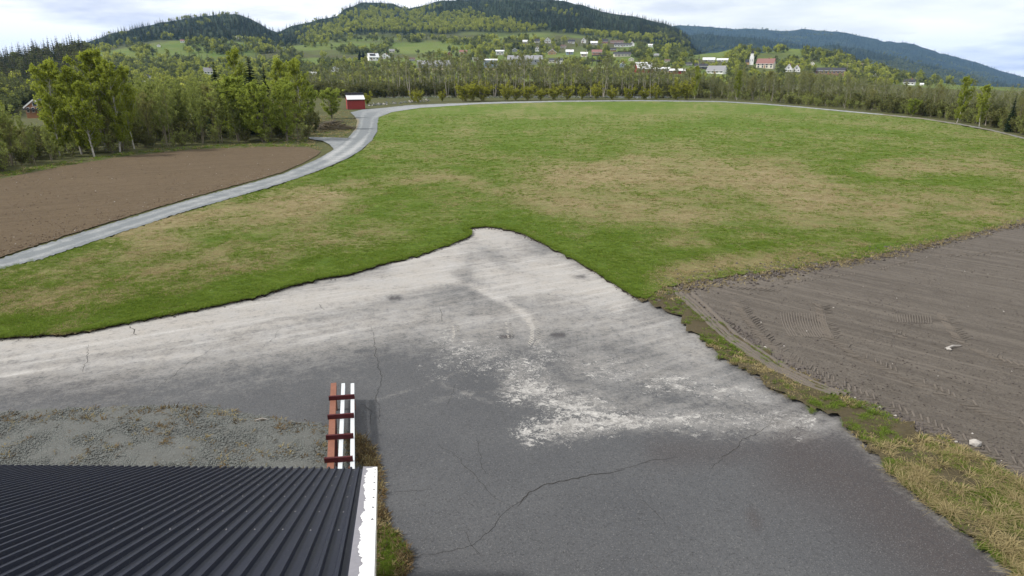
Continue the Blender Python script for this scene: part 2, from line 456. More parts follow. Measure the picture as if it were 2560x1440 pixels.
AZ = np.radians(np.concatenate([np.arange(-180, -45, 5.0), np.arange(-45, 45, 0.18), np.arange(45, 180.01, 5.0)]))
RS = np.concatenate([[0.0, 4, 10, 20, 40, 70, 100, 130, 160], np.arange(180, 420, 12.0), np.geomspace(425, 1200, 70), np.geomspace(1220, 9000, 75)])
def col_of(az): return 1280 + F * np.tan(np.clip(az, -0.95, 0.95)) / CP
def smooth_interp(r, rk, zk):
    """pchip-free smooth interpolation per column: rk (K,), zk (K,N) -> (N,R)"""
    out = np.empty((zk.shape[1], len(r)))
    idx = np.clip(np.searchsorted(rk, r, side='right') - 1, 0, len(rk) - 2)
    t = np.clip((r - rk[idx]) / (rk[idx + 1] - rk[idx]), 0, 1)
    m = np.zeros_like(zk)
    d = np.diff(zk, axis=0) / np.diff(rk)[:, None]
    m[1:-1] = np.where(d[:-1] * d[1:] > 0, 2 * d[:-1] * d[1:] / (d[:-1] + d[1:] + 1e-12), 0)
    for j in range(len(r)):
        i = idx[j]; h = rk[i + 1] - rk[i]; s = t[j]
        out[:, j] = ((1 + 2 * s) * (1 - s) ** 2 * zk[i] + s * (1 - s) ** 2 * h * m[i] + s * s * (3 - 2 * s) * zk[i + 1] + s * s * (s - 1) * h * m[i + 1])
    return out
px_col = col_of(AZ)
front = np.abs(AZ) < math.radians(50)
def zrow(yf, r):
    px = np.clip(px_col, -700, 3300)
    return z_at((px, yf(px)), r)
zA1, zA2, zA3 = zrow(Y_A1, 480.), zrow(Y_A2, 700.), zrow(Y_A3, 920.)
zB, zC, zD = zrow(Y_B, 1900.), zrow(Y_C, 3100.), zrow(Y_D, 5600.)
zVA = np.minimum(np.where(px_col < 1720, zA3 + 0.10 * (zB - zA3), zA3 - 22), zA3 + 60)
RK = np.array([0, 300, 480, 700, 920, 1050, 1900, 2500, 3100, 4000, 5600, 7500, 9000.])
o0 = np.zeros_like(zA1)
ZK = np.stack([o0, o0, zA1, zA2, zA3, zVA, zB, np.minimum(zB, zC) - 25, zC, np.minimum(zC, zD) - 30, zD, zD * 0.4 - 60, zD * 0 - 80])
HG = smooth_interp(RS, RK, ZK)
# the dark spruce hill close by on the left
zl_top = zrow(Y_L, 520.)
RL = np.array([0, 200, 330, 520, 650, 9000.])
HL = smooth_interp(RS, RL, np.stack([o0, o0, np.maximum(0, zl_top * 0.42), zl_top, zl_top - 12, o0 - 100]))
wl_ = np.clip((330 - px_col) / 120, 0, 1)[:, None] * (px_col > -2500)[:, None]
HG = np.where((RS[None, :] < 650), HG * (1 - wl_) + np.maximum(HG, HL) * wl_, HG)
AX, RR = np.meshgrid(AZ, RS, indexing='ij')
GX, GY = RR * np.sin(AX), RR * np.cos(AX)
rough = np.clip((RR - 420) / 500, 0, 1) * np.clip(RR * 0.006, 0, 16)
crest = 1.0
HG = HG + rough * (fbm(GX / (60 + 0), GY / 60, 3, 4) - 0.5) * 1.3 + np.clip((RR - 430) / 300, 0, 1) * (fbm(GX / 170, GY / 170, 9, 3) - 0.5) * np.clip(RR * 0.012, 0, 14) * (RR < 1500)
# shallow river channel beyond the far edge of the field
chan = np.exp(-((RR - 222) / 14.0) ** 2) * np.clip((np.radians(18) - AX) / 0.12, 0, 1) * np.clip((AX + np.radians(14)) / 0.1, 0, 1)
HG = HG - 2.0 * chan
# hollow on the left where the timber lodge stands
HG = HG - 5.0 * np.exp(-((RR - 215) / 45.0) ** 2) * np.exp(-((AX + np.radians(34.5)) / 0.10) ** 2)
na, nr = HG.shape
def hit(px, py, rmin=150.0):
    """where the sight lines of these pixels meet the ground; returns x, y, z, r (r = nan when sky)"""
    px = np.atleast_1d(np.asarray(px, float)); py = np.atleast_1d(np.asarray(py, float))
    dx, dy, dz = ray(px, py); hyp = np.hypot(dx, dy); te = dz / hyp
    az = np.arctan2(dx, dy)
    fi = np.interp(az, AZ, np.arange(na)); i0 = np.clip(fi.astype(int), 0, na - 2); t = fi - i0
    zz = HG[i0] * (1 - t)[:, None] + HG[i0 + 1] * t[:, None]
    sight = H + RS[None, :] * te[:, None]
    below = (zz >= sight) & (RS[None, :] >= rmin)
    j = np.argmax(below, axis=1); ok = below.any(axis=1)
    j = np.clip(j, 1, nr - 1)
    k = np.arange(len(px))
    d0 = sight[k, j - 1] - zz[k, j - 1]; d1 = sight[k, j] - zz[k, j]
    s = np.clip(d0 / (d0 - d1 + 1e-9), 0, 1)
    r = RS[j - 1] + s * (RS[j] - RS[j - 1])
    r = np.where(ok, r, np.nan)
    return np.sin(az) * r, np.cos(az) * r, zz[k, j - 1] * (1 - s) + zz[k, j] * s, r
def ground_z(x, y):
    az = math.atan2(x, y); r = math.hypot(x, y)
    fi = float(np.interp(az, AZ, np.arange(na))); fj = float(np.interp(r, RS, np.arange(nr)))
    i = min(int(fi), na - 2); j = min(int(fj), nr - 2); a = fi - i; b = fj - j
    return float((HG[i, j] * (1 - a) + HG[i + 1, j] * a) * (1 - b) + (HG[i, j + 1] * (1 - a) + HG[i + 1, j + 1] * a) * b)

verts = np.stack([GX, GY, HG], -1).reshape(-1, 3)
ii, jj = np.meshgrid(np.arange(na - 1), np.arange(nr - 1), indexing='ij')
base = ii * nr + jj
faces = np.stack([base, base + 1, base + nr + 1, base + nr], -1).reshape(-1, 4)[:, ::-1]
g_me = np_mesh('ground', verts, faces.copy(), M['ground'], True)
ppx, ppy, _ = to_px(GX, GY, HG)
ppx = np.where(front[:, None], ppx, 5000); 
def forest_map(px, py, r):
    f = np.clip((r - 1000) / 120, 0, 1) * np.ones_like(px)
    f = np.where((px < 300) & (r > 240) & (r < 640), 1.0, f)
    f = np.maximum(f, (r > 820) & (px > 240) & (px < 700) & (py < 100))
    return f.astype(float)
FO = forest_map(ppx, ppy, RR)
ME = np.clip((RR - 330) / 60, 0, 1) * np.clip((fbm(GX / 95, GY / 95, 21, 3) - 0.40) * 9, 0, 1) * (1 - FO)
ME = np.maximum(ME, stroke(ppx, ppy, [(760, 112), (860, 112), (980, 112), (1250, 104)], 16, 1.0, 2.0) * (1 - FO))
ME = np.maximum(ME, stroke(ppx, ppy, [(330, 132), (420, 118), (520, 122), (620, 128)], 26, 1.0, 1.5) * (1 - FO))
BA = stroke(ppx, ppy, [(2140, 180), (2170, 165), (2210, 182)], 26, 1.0, 1.4) * (RR > 500) * (RR < 1050)
BA = np.maximum(BA, 0.8 * stroke(ppx, ppy, [(980, 176), (1130, 174), (1400, 174), (1700, 178)], 16, 1, 3) * (RR > 380) * (RR < 600))
BA = np.maximum(BA, 0.8 * stroke(ppx, ppy, [(380, 190), (440, 184)], 12, 1, 2) * (RR > 380) * (RR < 700))
for nm, arr in (('forest', FO), ('meadow', ME), ('bare', BA)):
    at = g_me.attributes.new(nm, 'FLOAT', 'POINT'); at.data.foreach_set('value', arr.ravel().astype(np.float32))
tag(link('ground', g_me), 'valley floor and forested hills rising behind the riverside trees', 'ground', kind='structure')

# ------------------------------------------------------------------ flat sheets near the camera
def densify(poly, step, jit, seed):
    r = np.random.default_rng(seed); out = []
    n = len(poly)
    for i in range(n):
        a = np.array(poly[i], float); b = np.array(poly[(i + 1) % n], float)
        L = np.hypot(*(b - a)); k = max(1, int(L / step))
        nrm = np.array([-(b - a)[1], (b - a)[0]]) / (L + 1e-9)
        for j in range(k):
            p = a + (b - a) * j / k
            s = np.clip((p[1] - 200) / 500, 0.08, 1.2)
            out.append(tuple(p + nrm * r.normal() * jit * s))
    return out
def region(name, poly, z, mat, step=9.0, jit=1.5, seed=1, attrs=None, parent=None, relief=None, skirt=None):
    """a flat sheet whose outline is given by where it lies in the picture, meshed finely enough for its attributes"""
    P = densify(poly, step, jit, seed)
    xs = [p[0] for p in P]; ys = [p[1] for p in P]
    r = np.random.default_rng(seed + 100)
    gx, gy = np.meshgrid(np.arange(min(xs), max(xs), step), np.arange(min(ys), max(ys), step * 0.7))
    gx = (gx + r.uniform(-.35, .35, gx.shape) * step).ravel(); gy = (gy + r.uniform(-.25, .25, gy.shape) * step).ravel()
    ok = inside(gx, gy, P)
    pts = [Vector(p) for p in P] + [Vector((a, b)) for a, b in zip(gx[ok], gy[ok])]
    nb = len(P)
    res = delaunay_2d_cdt(pts, [(i, (i + 1) % nb) for i in range(nb)], [], 1, 1e-6)
    vp = np.array([(v.x, v.y) for v in res[0]])
    tri = np.array([f for f in res[2] if len(f) == 3], int)
    X, Y = gp(vp[:, 0], vp[:, 1], z)
    Z = np.full(len(X), z)
    if relief is not None: Z = Z + relief(X, Y, vp[:, 0], vp[:, 1])
    a = X[tri[:, 1]] - X[tri[:, 0]]; b = Y[tri[:, 1]] - Y[tri[:, 0]]; c = X[tri[:, 2]] - X[tri[:, 0]]; d = Y[tri[:, 2]] - Y[tri[:, 0]]
    flip = (a * d - b * c) < 0
    tri[flip] = tri[flip][:, ::-1]
    me = np_mesh(name, np.stack([X, Y, Z], -1), tri, mat, True)
    for k, fn in (attrs or {}).items():
        at = me.attributes.new(k, 'FLOAT', 'POINT')
        at.data.foreach_set('value', np.clip(fn(vp[:, 0], vp[:, 1], X, Y), 0, 1.5).astype(np.float32))
    o = link(name, me, None, parent)
    if skirt:
        bx, by = gp(np.array(xs), np.array(ys), z)
        lift = relief(bx, by, np.array(xs), np.array(ys)) if relief is not None else 0 * bx
        sv = np.concatenate([np.stack([bx, by, 0 * bx + z + lift + 0.001], -1), np.stack([bx, by, 0 * bx - 0.05], -1)])
        k = len(bx); i = np.arange(k); i2 = (i + 1) % k
        sm = np_mesh('turf_edge', sv, np.stack([i, i2, i2 + k, i + k], -1), M['turf_edge'])
        link('turf_edge', sm, None, o)
    return o, P

ASPHALT_TOP = [(0, 843), (100, 836), (200, 828), (330, 802), (450, 780), (540, 762), (640, 740), (720, 715), (800, 695), (870, 685), (940, 662), (1000, 648), (1060, 632), (1130, 607), (1166, 593), (1178, 584), (1158, 576), (1176, 569), (1212, 565), (1260, 570), (1300, 580), (1350, 603), (1400, 628), (1450, 655), (1500, 684), (1540, 710), (1580, 735), (1597, 744)]
VERGE_L = [(1592, 751), (1630, 761), (1660, 774), (1690, 792), (1740, 832), (1800, 888), (1850, 920), (1892, 945), (1905, 962), (1960, 985), (2030, 1026), (2090, 1040), (2112, 1068), (2150, 1100), (2200, 1150), (2240, 1200), (2320, 1258), (2400, 1320), (2480, 1385), (2540, 1440), (2640, 1530), (2800, 1700)]
VERGE_R = [(3000, 1560), (2800, 1330), (2640, 1240), (2560, 1200), (2450, 1142), (2350, 1092), (2250, 1052), (2150, 1006), (2050, 962), (1950, 905), (1870, 855), (1800, 806), (1740, 768), (1690, 740), (1655, 722)]
asphalt_poly = [(-500, 905)] + [(x, y - 9) for x, y in ASPHALT_TOP] + [(1640, 745)] + [(x + 22, y - 4) for x, y in VERGE_L] + [(2900, 1900), (-900, 1900), (-900, 905)]
lawn_low = [(-420, 890)] + ASPHALT_TOP + [(1612, 746), (1650, 720), (1700, 707), (1800, 692), (1900, 681), (2000, 665), (2120, 649), (2200, 634), (2300, 611), (2400, 590), (2480, 572), (2560, 553), (3000, 460)]
ROAD_R = [(-420, 815), (0, 672), (100, 648), (250, 598), (350, 566), (450, 532), (560, 500), (700, 460), (800, 425), (870, 395), (905, 374), (930, 350), (943, 328), (944, 308), (947, 293), (980, 280), (1050, 269.5), (1200, 260), (1400, 254.5), (1600, 252.6), (1800, 255), (1900, 260.5), (2000, 268.5), (2100, 278), (2200, 287), (2300, 297), (2400, 312), (2480, 327), (2560, 347), (3000, 440)]
ROAD_L = [(-420, 782), (0, 647), (100, 614), (200, 583), (300, 552), (400, 521), (500, 492), (600, 465), (700, 437), (760, 413), (800, 394), (835, 373), (870, 345), (890, 320), (893, 302), (886, 290), (876, 281), (905, 274), (960, 269.5), (1020, 263), (1100, 259.5), (1250, 254.5), (1400, 251.8), (1600, 250.4), (1800, 252.6), (1900, 258), (2000, 266), (2100, 275.5), (2200, 284.5), (2300, 294.3), (2400, 309), (2480, 324), (2560, 343.5), (3000, 436)]
lawn_poly = lawn_low + [(x, y + (1.5 if y > 300 else 0.2)) for x, y in ROAD_R[::-1]]
road_poly = ROAD_L + [(x, y) for x, y in ROAD_R[::-1]]
side_track = [(772, 342.5), (830, 343.5), (872, 345), (852, 362), (836, 374), (824, 361), (806, 352), (775, 347)]
dirt_l_poly = [(-420, 520), (-200, 487), (0, 447), (100, 427), (200, 408), (300, 393), (400, 381), (500, 373), (600, 369), (700, 367), (770, 368), (802, 378), (792, 389), (758, 407), (700, 432), (600, 460), (500, 487), (400, 516), (300, 547), (200, 578), (100, 609), (0, 642), (-420, 777)]
dirt_r_poly = [(1640, 716), (1700, 700), (1800, 684), (1900, 673), (2000, 659), (2120, 644), (2200, 629), (2300, 606), (2400, 587), (2480, 569), (2560, 552), (3000, 459), (3100, 1500)] + [(x - 14, y + 10) for x, y in VERGE_R]
verge_poly = VERGE_L + VERGE_R + [(1600, 742)]
gravel_poly = [(-500, 1040), (0, 1027), (150, 1022), (260, 1018), (350, 1015), (450, 1010), (520, 1012), (600, 1029), (700, 1047), (800, 1060), (880, 1078), (920, 1098), (944, 1140), (952, 1180), (957, 1260), (962, 1318), (1000, 1342), (1027, 1390), (1010, 1440), (985, 1520), (960, 1800), (-900, 1800), (-900, 1040)]

def a_dust(px, py, X, Y):
    d = stroke(px, py, [(-300, 880), (0, 860), (300, 838), (600, 785), (900, 728), (1100, 680)], 52, 0.95)
    d = np.maximum(d, stroke(px, py, [(-300, 935), (0, 910), (400, 878), (800, 830), (1050, 780)], 75, 0.62))
    d = np.maximum(d, stroke(px, py, [(1200, 575), (1300, 640), (1420, 700), (1540, 740)], 62, 1.0))
    d = np.maximum(d, stroke(px, py, [(1010, 668), (1180, 628), (1250, 700), (1500, 735)], 62, 0.92))
    d = np.maximum(d, stroke(px, py, [(980, 790), (1200, 800), (1360, 800)], 85, 0.55))
    d = np.maximum(d, stroke(px, py, [(1400, 790), (1600, 810), (1750, 880)], 85, 0.56))
    d = np.maximum(d, stroke(px, py, [(1450, 900), (1700, 930), (1920, 1000)], 70, 0.40))
    d = np.maximum(d, stroke(px, py, [(1300, 940), (1480, 1000), (1700, 1035), (2040, 1050)], 60, 0.33))
    d = np.maximum(d, stroke(px, py, [(1380, 1075), (1600, 1050), (1850, 1062), (2080, 1060)], 30, 0.36))
    d = np.maximum(d, stroke(px, py, [(0, 985), (500, 955), (850, 890)], 90, 0.14))
    d = d - stroke(px, py, [(1180, 640), (1350, 630)], 28, 0.35) - stroke(px, py, [(1350, 740), (1560, 745)], 10, 0.2)
    # wheel lines
    for pts, w, a in (([(-200, 930), (0, 900), (300, 872), (600, 825), (760, 800)], 5, .32), ([(-200, 968), (0, 938), (300, 905), (500, 885)], 5, .25),
                      ([(1010, 700), (1110, 697), (1180, 715), (1260, 752), (1310, 785), (1335, 815)], 8, .45), ([(1100, 960), (1230, 1010)], 5, .2),
                      ([(940, 1000), (1100, 950), (1250, 880)], 6, .16), ([(960, 1040), (1150, 985), (1280, 970)], 6, .14)):
        d = d + stroke(px, py, pts, w, a)
    d = d - 0.0 * X
    edge = stroke(px, py, VERGE_L, 26, 0.30)
    return np.maximum(d, edge) + 0.05
def a_splash(px, py, X, Y):
    d = stroke(px, py, [(1120, 870), (1230, 890), (1330, 930), (1290, 980)], 65, 0.66)
    d = np.maximum(d, stroke(px, py, [(1290, 960), (1400, 1000), (1540, 1050), (1320, 1080)], 50, 0.86))
    d = np.maximum(d, stroke(px, py, [(1350, 870), (1500, 930), (1760, 965), (1880, 990)], 46, 0.58))
    d = np.maximum(d, stroke(px, py, [(1500, 1058), (1750, 1045), (2020, 1052)], 34, 0.74))
    d = np.maximum(d, stroke(px, py, [(1050, 920), (1180, 985)], 26, 0.42))
    d = np.maximum(d, stroke(px, py, [(1400, 1098), (1700, 1088), (2000, 1094)], 20, 0.36))
    d = np.maximum(d, stroke(px, py, [(980, 720), (1500, 690)], 60, 0.25))
    return d
def a_damp(px, py, X, Y):
    d = stroke(px, py, [(2000, 1130), (2150, 1200), (2330, 1350), (2450, 1460)], 120, 0.9)
    d = np.maximum(d, stroke(px, py, [(1650, 1130), (1900, 1130), (2100, 1110)], 40, 0.55))
    d = np.maximum(d, stroke(px, py, [(1880, 1285), (1890, 1310)], 18, 0.6) + 0)
    d = np.maximum(d, stroke(px, py, [(-100, 960), (300, 960)], 50, 0.25))
    for c in ((1265, 842), (1448, 693), (985, 745), (1395, 838)):
        d = np.maximum(d, stroke(px, py, [(c[0] - 8, c[1]), (c[0] + 8, c[1] - 1)], 9, 1.0, 2.2))
    return d
def dust_final(px, py, X, Y):
    d = a_dust(px, py, X, Y)
    for c in ((1265, 842), (1448, 693), (985, 745), (1395, 838)):
        d = d - stroke(px, py, [(c[0] - 8, c[1]), (c[0] + 8, c[1] - 1)], 11, 0.7, 2.2)
    return np.clip(d, 0, 1.4)
asphalt, _ = region('asphalt_yard', asphalt_poly, 0.015, M['asphalt'], 8.0, 0.5, 3, {'dust': dust_final, 'splash': a_splash, 'damp': a_damp})
tag(asphalt, 'cracked asphalt yard with pale dried dust and mud splashes', 'asphalt yard', kind='structure')

def a_dry_lawn(px, py, X, Y):
    d = np.full(px.shape, 0.27)
    S = lambda pts, w, a, asp=2.2: stroke(px, py, pts, w, a, asp)
    d = np.maximum(d, S([(1420, 455), (1700, 440), (1900, 450), (2050, 500)], 170, 0.95, 2.6))
    d = np.maximum(d, S([(1900, 410), (2000, 430)], 90, 0.5, 2.6))
    d = np.maximum(d, S([(1350, 480), (1600, 520), (2000, 540), (2200, 520)], 150, 0.85, 2.6))
    d = np.maximum(d, S([(2250, 420), (2450, 410), (2560, 440)], 110, 0.85, 2.8))
    d = np.maximum(d, S([(2200, 480), (2400, 500), (2560, 480)], 110, 0.65, 2.8))
    d = np.maximum(d, S([(1650, 610), (1900, 590), (2200, 570), (2500, 530)], 110, 0.55, 2.6))
    d = np.maximum(d, S([(1700, 680), (1900, 650), (2100, 620)], 100, 0.85, 2.6))
    d = np.maximum(d, S([(330, 580), (520, 545), (700, 520), (800, 500)], 120, 0.85, 2.4))
    d = np.maximum(d, S([(-200, 720), (0, 690), (250, 660), (420, 600)], 110, 0.70, 2.4))
    d = np.maximum(d, S([(-200, 780), (0, 760), (120, 745)], 120, 0.70, 2.4))
    d = np.maximum(d, S([(100, 740), (500, 670), (800, 610), (1000, 590)], 130, 0.52, 2.4))
    d = np.maximum(d, S([(900, 460), (1100, 445), (1200, 460)], 80, 0.60, 3))
    d = np.maximum(d, S([(1000, 300), (1300, 285), (1700, 285), (2100, 300), (2400, 340)], 60, 0.42, 3))
    d = d - S([(0, 815), (300, 780), (600, 715), (900, 660), (1120, 595)], 40, 0.35, 2.0)
    d = d - S([(900, 560), (1150, 560), (1300, 545)], 70, 0.2, 2.0)
    d = d - S([(1350, 600), (1480, 640), (1600, 560)], 70, 0.15, 2.0)
    return np.clip(d + (fbm(X / 7, Y / 9, 5, 4) - .5) * .75 + (fbm(X / 1.8, Y / 1.8, 6, 2) - .5) * .35, 0, 1.2)
def lawn_relief(X, Y, px, py):
    return (fbm(X / 3.0, Y / 3.0, 31, 3) - 0.5) * 0.10
lawn, LAWN_P = region('lawn_field', lawn_poly, 0.10, M['lawn'], 10.0, 2.2, 5, {'dry': a_dry_lawn}, None, lawn_relief, True)
tag(lawn, 'wide mown grass field, green with tan dry patches', 'field', kind='structure')

def soil_relief(X, Y, px, py): return (fbm(X / 0.9, Y / 0.9, 41, 3) - 0.5) * 0.05
dl, DL_P = region('ploughed_field', dirt_l_poly, 0.05, M['soil_l'], 9.0, 1.0, 7, {'dry': lambda px, py, X, Y: np.clip(fbm(X / 5, Y / 5, 2) - .55, 0, 1)}, None, soil_relief)
tag(dl, 'brown harrowed field beside the gravel road', 'field', kind='structure')
def a_dry_r(px, py, X, Y):
    d = stroke(px, py, [(1650, 725), (1800, 705), (2000, 680)], 24, 0.5) + stroke(px, py, [(1690, 745), (1800, 830), (1900, 890), (2100, 1000)], 34, 0.35)
    return np.clip(d, 0, 1)
dr, DR_P = region('ploughed_field', dirt_r_poly, 0.05, M['soil_r'], 9.0, 2.5, 8, {'dry': a_dry_r}, None, soil_relief)
tag(dr, 'grey-brown harrowed field with tractor tyre prints beside the grass verge', 'field', kind='structure')
verge, VG_P = region('grass_verge', verge_poly, 0.07, M['verge'], 10.0, 4.5, 9, None, None, lambda X, Y, a, b: (fbm(X / .5, Y / .5, 4, 3) - .35) * 0.12)
tag(verge, 'narrow strip of earth and rough grass between asphalt and grey soil', 'verge', kind='structure')
def a_wear(px, py, X, Y):
    mid = [((a[0] + b[0]) / 2, (a[1] + b[1]) / 2) for a, b in zip(ROAD_L, ROAD_R)]
    q = lambda t: [(a[0] * (1 - t) + b[0] * t, a[1] * (1 - t) + b[1] * t) for a, b in zip(ROAD_L, ROAD_R)]
    near = np.clip((py - 255) / 60, 0.15, 1)
    d = stroke(px / 1, py, q(.22), 5, .55) + stroke(px, py, q(.72), 5, .55)
    return d * near + (1 - near) * 0.5 + stroke(px, py, [(830, 390), (900, 365)], 22, .4)
def a_edge(px, py, X, Y):
    return (stroke(px, py, ROAD_R, 2.5, .55) + stroke(px, py, ROAD_L, 2.5, .5)) * (py > 285) + stroke(px, py, [(886, 320), (898, 300)], 12, .6)
road, ROAD_P = region('gravel_road', road_poly, 0.13, M['road'], 5.0, 1.0, 11, {'wear': a_wear, 'edge': a_edge})
tag(road, 'pale gravel road curving past the brown field to the red shed', 'road', kind='structure')
st, _ = region('gravel_track', side_track, 0.126, M['road'], 3.0, 0.6, 12, {'wear': lambda a, b, c, d: 0 * a + .4, 'edge': lambda a, b, c, d: 0 * a})
tag(st, 'short gravel side track joining the road beside the thicket', 'track', kind='structure')
gv, GV_P = region('gravel_patch', gravel_poly, 0.04, M['gravel_bed'], 10.0, 2.0, 13, None, None, lambda X, Y, a, b: (fbm(X / .6, Y / .6, 14, 3) - .5) * 0.06)
tag(gv, 'patch of grey gravel with moss between asphalt and metal roof', 'gravel', kind='structure')
# river water lying in the channel
wx0, wx1 = -60, 78
rv = np_mesh('river', [(wx0, 196, -0.9), (wx1, 190, -0.9), (wx1 + 4, 236, -0.9), (wx0, 240, -0.9)], [(0, 1, 2, 3)], M['water'])
tag(link('river', rv), 'narrow dark river behind the bushes at the far field edge', 'river', kind='structure')


# ------------------------------------------------------------------ plant prototypes
M['leaf_birch'] = leaf_mat('young_birch_leaves', (0.175, 0.215, 0.026), (0.365, 0.410, 0.070), 0.50)
M['leaf_fresh'] = leaf_mat('fresh_green_leaves', (0.150, 0.195, 0.028), (0.310, 0.365, 0.070), 0.50)
M['leaf_olive'] = leaf_mat('sparse_olive_leaves', (0.175, 0.215, 0.052), (0.330, 0.370, 0.110), 0.50)
M['leaf_bud'] = leaf_mat('brown_buds', (0.170, 0.172, 0.058), (0.290, 0.290, 0.105), 0.50)
M['leaf_under'] = leaf_mat('dark_undergrowth_leaves', (0.070, 0.080, 0.028), (0.160, 0.165, 0.060), 0.35)
M['leaf_yellow'] = leaf_mat('yellow_green_willow_leaves', (0.180, 0.195, 0.022), (0.330, 0.335, 0.055), 0.50)
M['needle'] = leaf_mat('spruce_needles', (0.009, 0.015, 0.008), (0.020, 0.031, 0.014), 0.08)
M['needle_far'] = leaf_mat('spruce_needles_on_the_hills', (0.011, 0.019, 0.010), (0.032, 0.046, 0.020), 0.08)
M['leaf_far'] = leaf_mat('hillside_leaves', (0.185, 0.220, 0.038), (0.450, 0.465, 0.105), 0.40)  # leaf tone lightened to carry sun on the mountain slopes
M['leaf_far_grey'] = leaf_mat('hillside_grey_leaves', (0.085, 0.105, 0.036), (0.190, 0.210, 0.080), 0.35)
M['bark_birch'] = plain('birch_bark', (0.42, 0.40, 0.36), 0.9, 0.5, 1.2, stretch=(1, 1, 3))
M['bark'] = plain('grey_bark', (0.15, 0.13, 0.10), 0.95, 0.4, 2)
M['bark_pale'] = plain('pale_alder_bark', (0.20, 0.175, 0.13), 0.95, 0.4, 2)
M['twig'] = plain('brown_twigs', (0.15, 0.125, 0.085), 0.95, 0.3, 2)

def leaf_quads(c, size, r, flat=0.0):
    """diamond leaves at centres c"""
    n = len(c)
    a = r.normal(size=(n, 3)); a[:, 2] *= (1 - flat); a /= np.linalg.norm(a, axis=1)[:, None] + 1e-9
    b = np.cross(a, r.normal(size=(n, 3))); b /= np.linalg.norm(b, axis=1)[:, None] + 1e-9
    s = size * r.uniform(0.6, 1.35, (n, 1))
    v = np.stack([c - a * s, c - b * s * 0.62, c + a * s, c + b * s * 0.62], 1).reshape(-1, 3)
    f = np.arange(n * 4).reshape(n, 4)
    return v, f
def tree_protos(seed, h, cw, cb, nlimb, ntwig, nleaf, leaf, shape='oval', trunks=1, r0=0.11, spread=0.0, up=0.7, twig_r=0.010):
    """one broadleaf tree: (trunk mesh builder, crown vertices, crown faces)"""
    r = np.random.default_rng(seed)
    mb = MB(); tips = []
    for k in range(trunks):
        ang = r.uniform(0, 6.28); lean = spread * r.uniform(.4, 1) if trunks > 1 else spread
        hh = h * (1 if k == 0 else r.uniform(.75, .97))
        off = np.array([math.cos(ang), math.sin(ang), 0]) * (0.22 * (trunks > 1)) * r.uniform(.4, 1.2)
        top = off + np.array([math.cos(ang) * lean * hh, math.sin(ang) * lean * hh, hh])
        bend = r.normal(size=3) * np.array([.03, .03, 0]) * hh
        def at(t, o=off, tp=top, bd=bend): return o + (tp - o) * t + bd * math.sin(t * 3.1)
        rr = r0 * (1 if k == 0 else .75)
        ts = np.linspace(0, 1, 7)
        mb.tube([at(t) for t in ts], [max(.012, rr * (1 - t) ** .8) for t in ts], 6)
        for i in range(max(4, nlimb // trunks)):
            t0 = cb + (0.97 - cb) * (i + r.uniform(0, .9)) / max(4, nlimb // trunks)
            a0 = r.uniform(0, 6.28)
            u = (t0 - cb) / (1 - cb)
            if shape == 'oval': w = math.sin(min(1, .12 + u * .95) * math.pi) ** .6
            elif shape == 'cone': w = (1 - u) ** .75 * min(1, .45 + 3 * u)
            else: w = .75 + .25 * math.sin(u * 3.1)
            L = max(.25, cw * .5 * w * r.uniform(.7, 1.15))
            p0 = at(t0)
            d = np.array([math.cos(a0), math.sin(a0), up * r.uniform(.6, 1.5)])
            d = d / np.hypot(d[0], d[1])
            pts = [p0 + d * L * s + np.array([0, 0, .10 * L * s * s]) + r.normal(size=3) * .04 * L * s for s in (0, .35, .7, 1.)]
            mb.tube(pts, [max(twig_r, rr * (1 - t0) * .45 + .008), twig_r * 1.6, twig_r * 1.2, twig_r * .7], 3)
            for j in range(ntwig):
                s = r.uniform(.2, 1.0)
                q = p0 + d * L * s + np.array([0, 0, .10 * L * s * s])
                e = r.normal(size=3); e[2] = abs(e[2]) * .5 + .1 * up; e /= np.linalg.norm(e)
                l2 = r.uniform(.18, .42) * (.5 + L * .35)
                q2 = q + e * l2
                mb.tube([q, q2], [twig_r * .9, twig_r * .5], 3)
                tips.append((q, q2))
    tips = np.array(tips)
    k = r.integers(0, len(tips), nleaf); t = r.uniform(.15, 1.15, (nleaf, 1))
    c = tips[k, 0] * (1 - t) + tips[k, 1] * t + r.normal(size=(nleaf, 3)) * leaf * 1.1
    v, f = leaf_quads(c, leaf, r)
    return mb, v, f
class Proto: pass
def broadleaf(name, bark, leafm, **kw):
    p = Proto(); p.h = kw['h']
    mb, v, f = tree_protos(**kw)
    p.trunk = mb.mesh(name + '_trunk', bark); p.crown = np_mesh(name + '_crown', v, f, leafm)
    return p
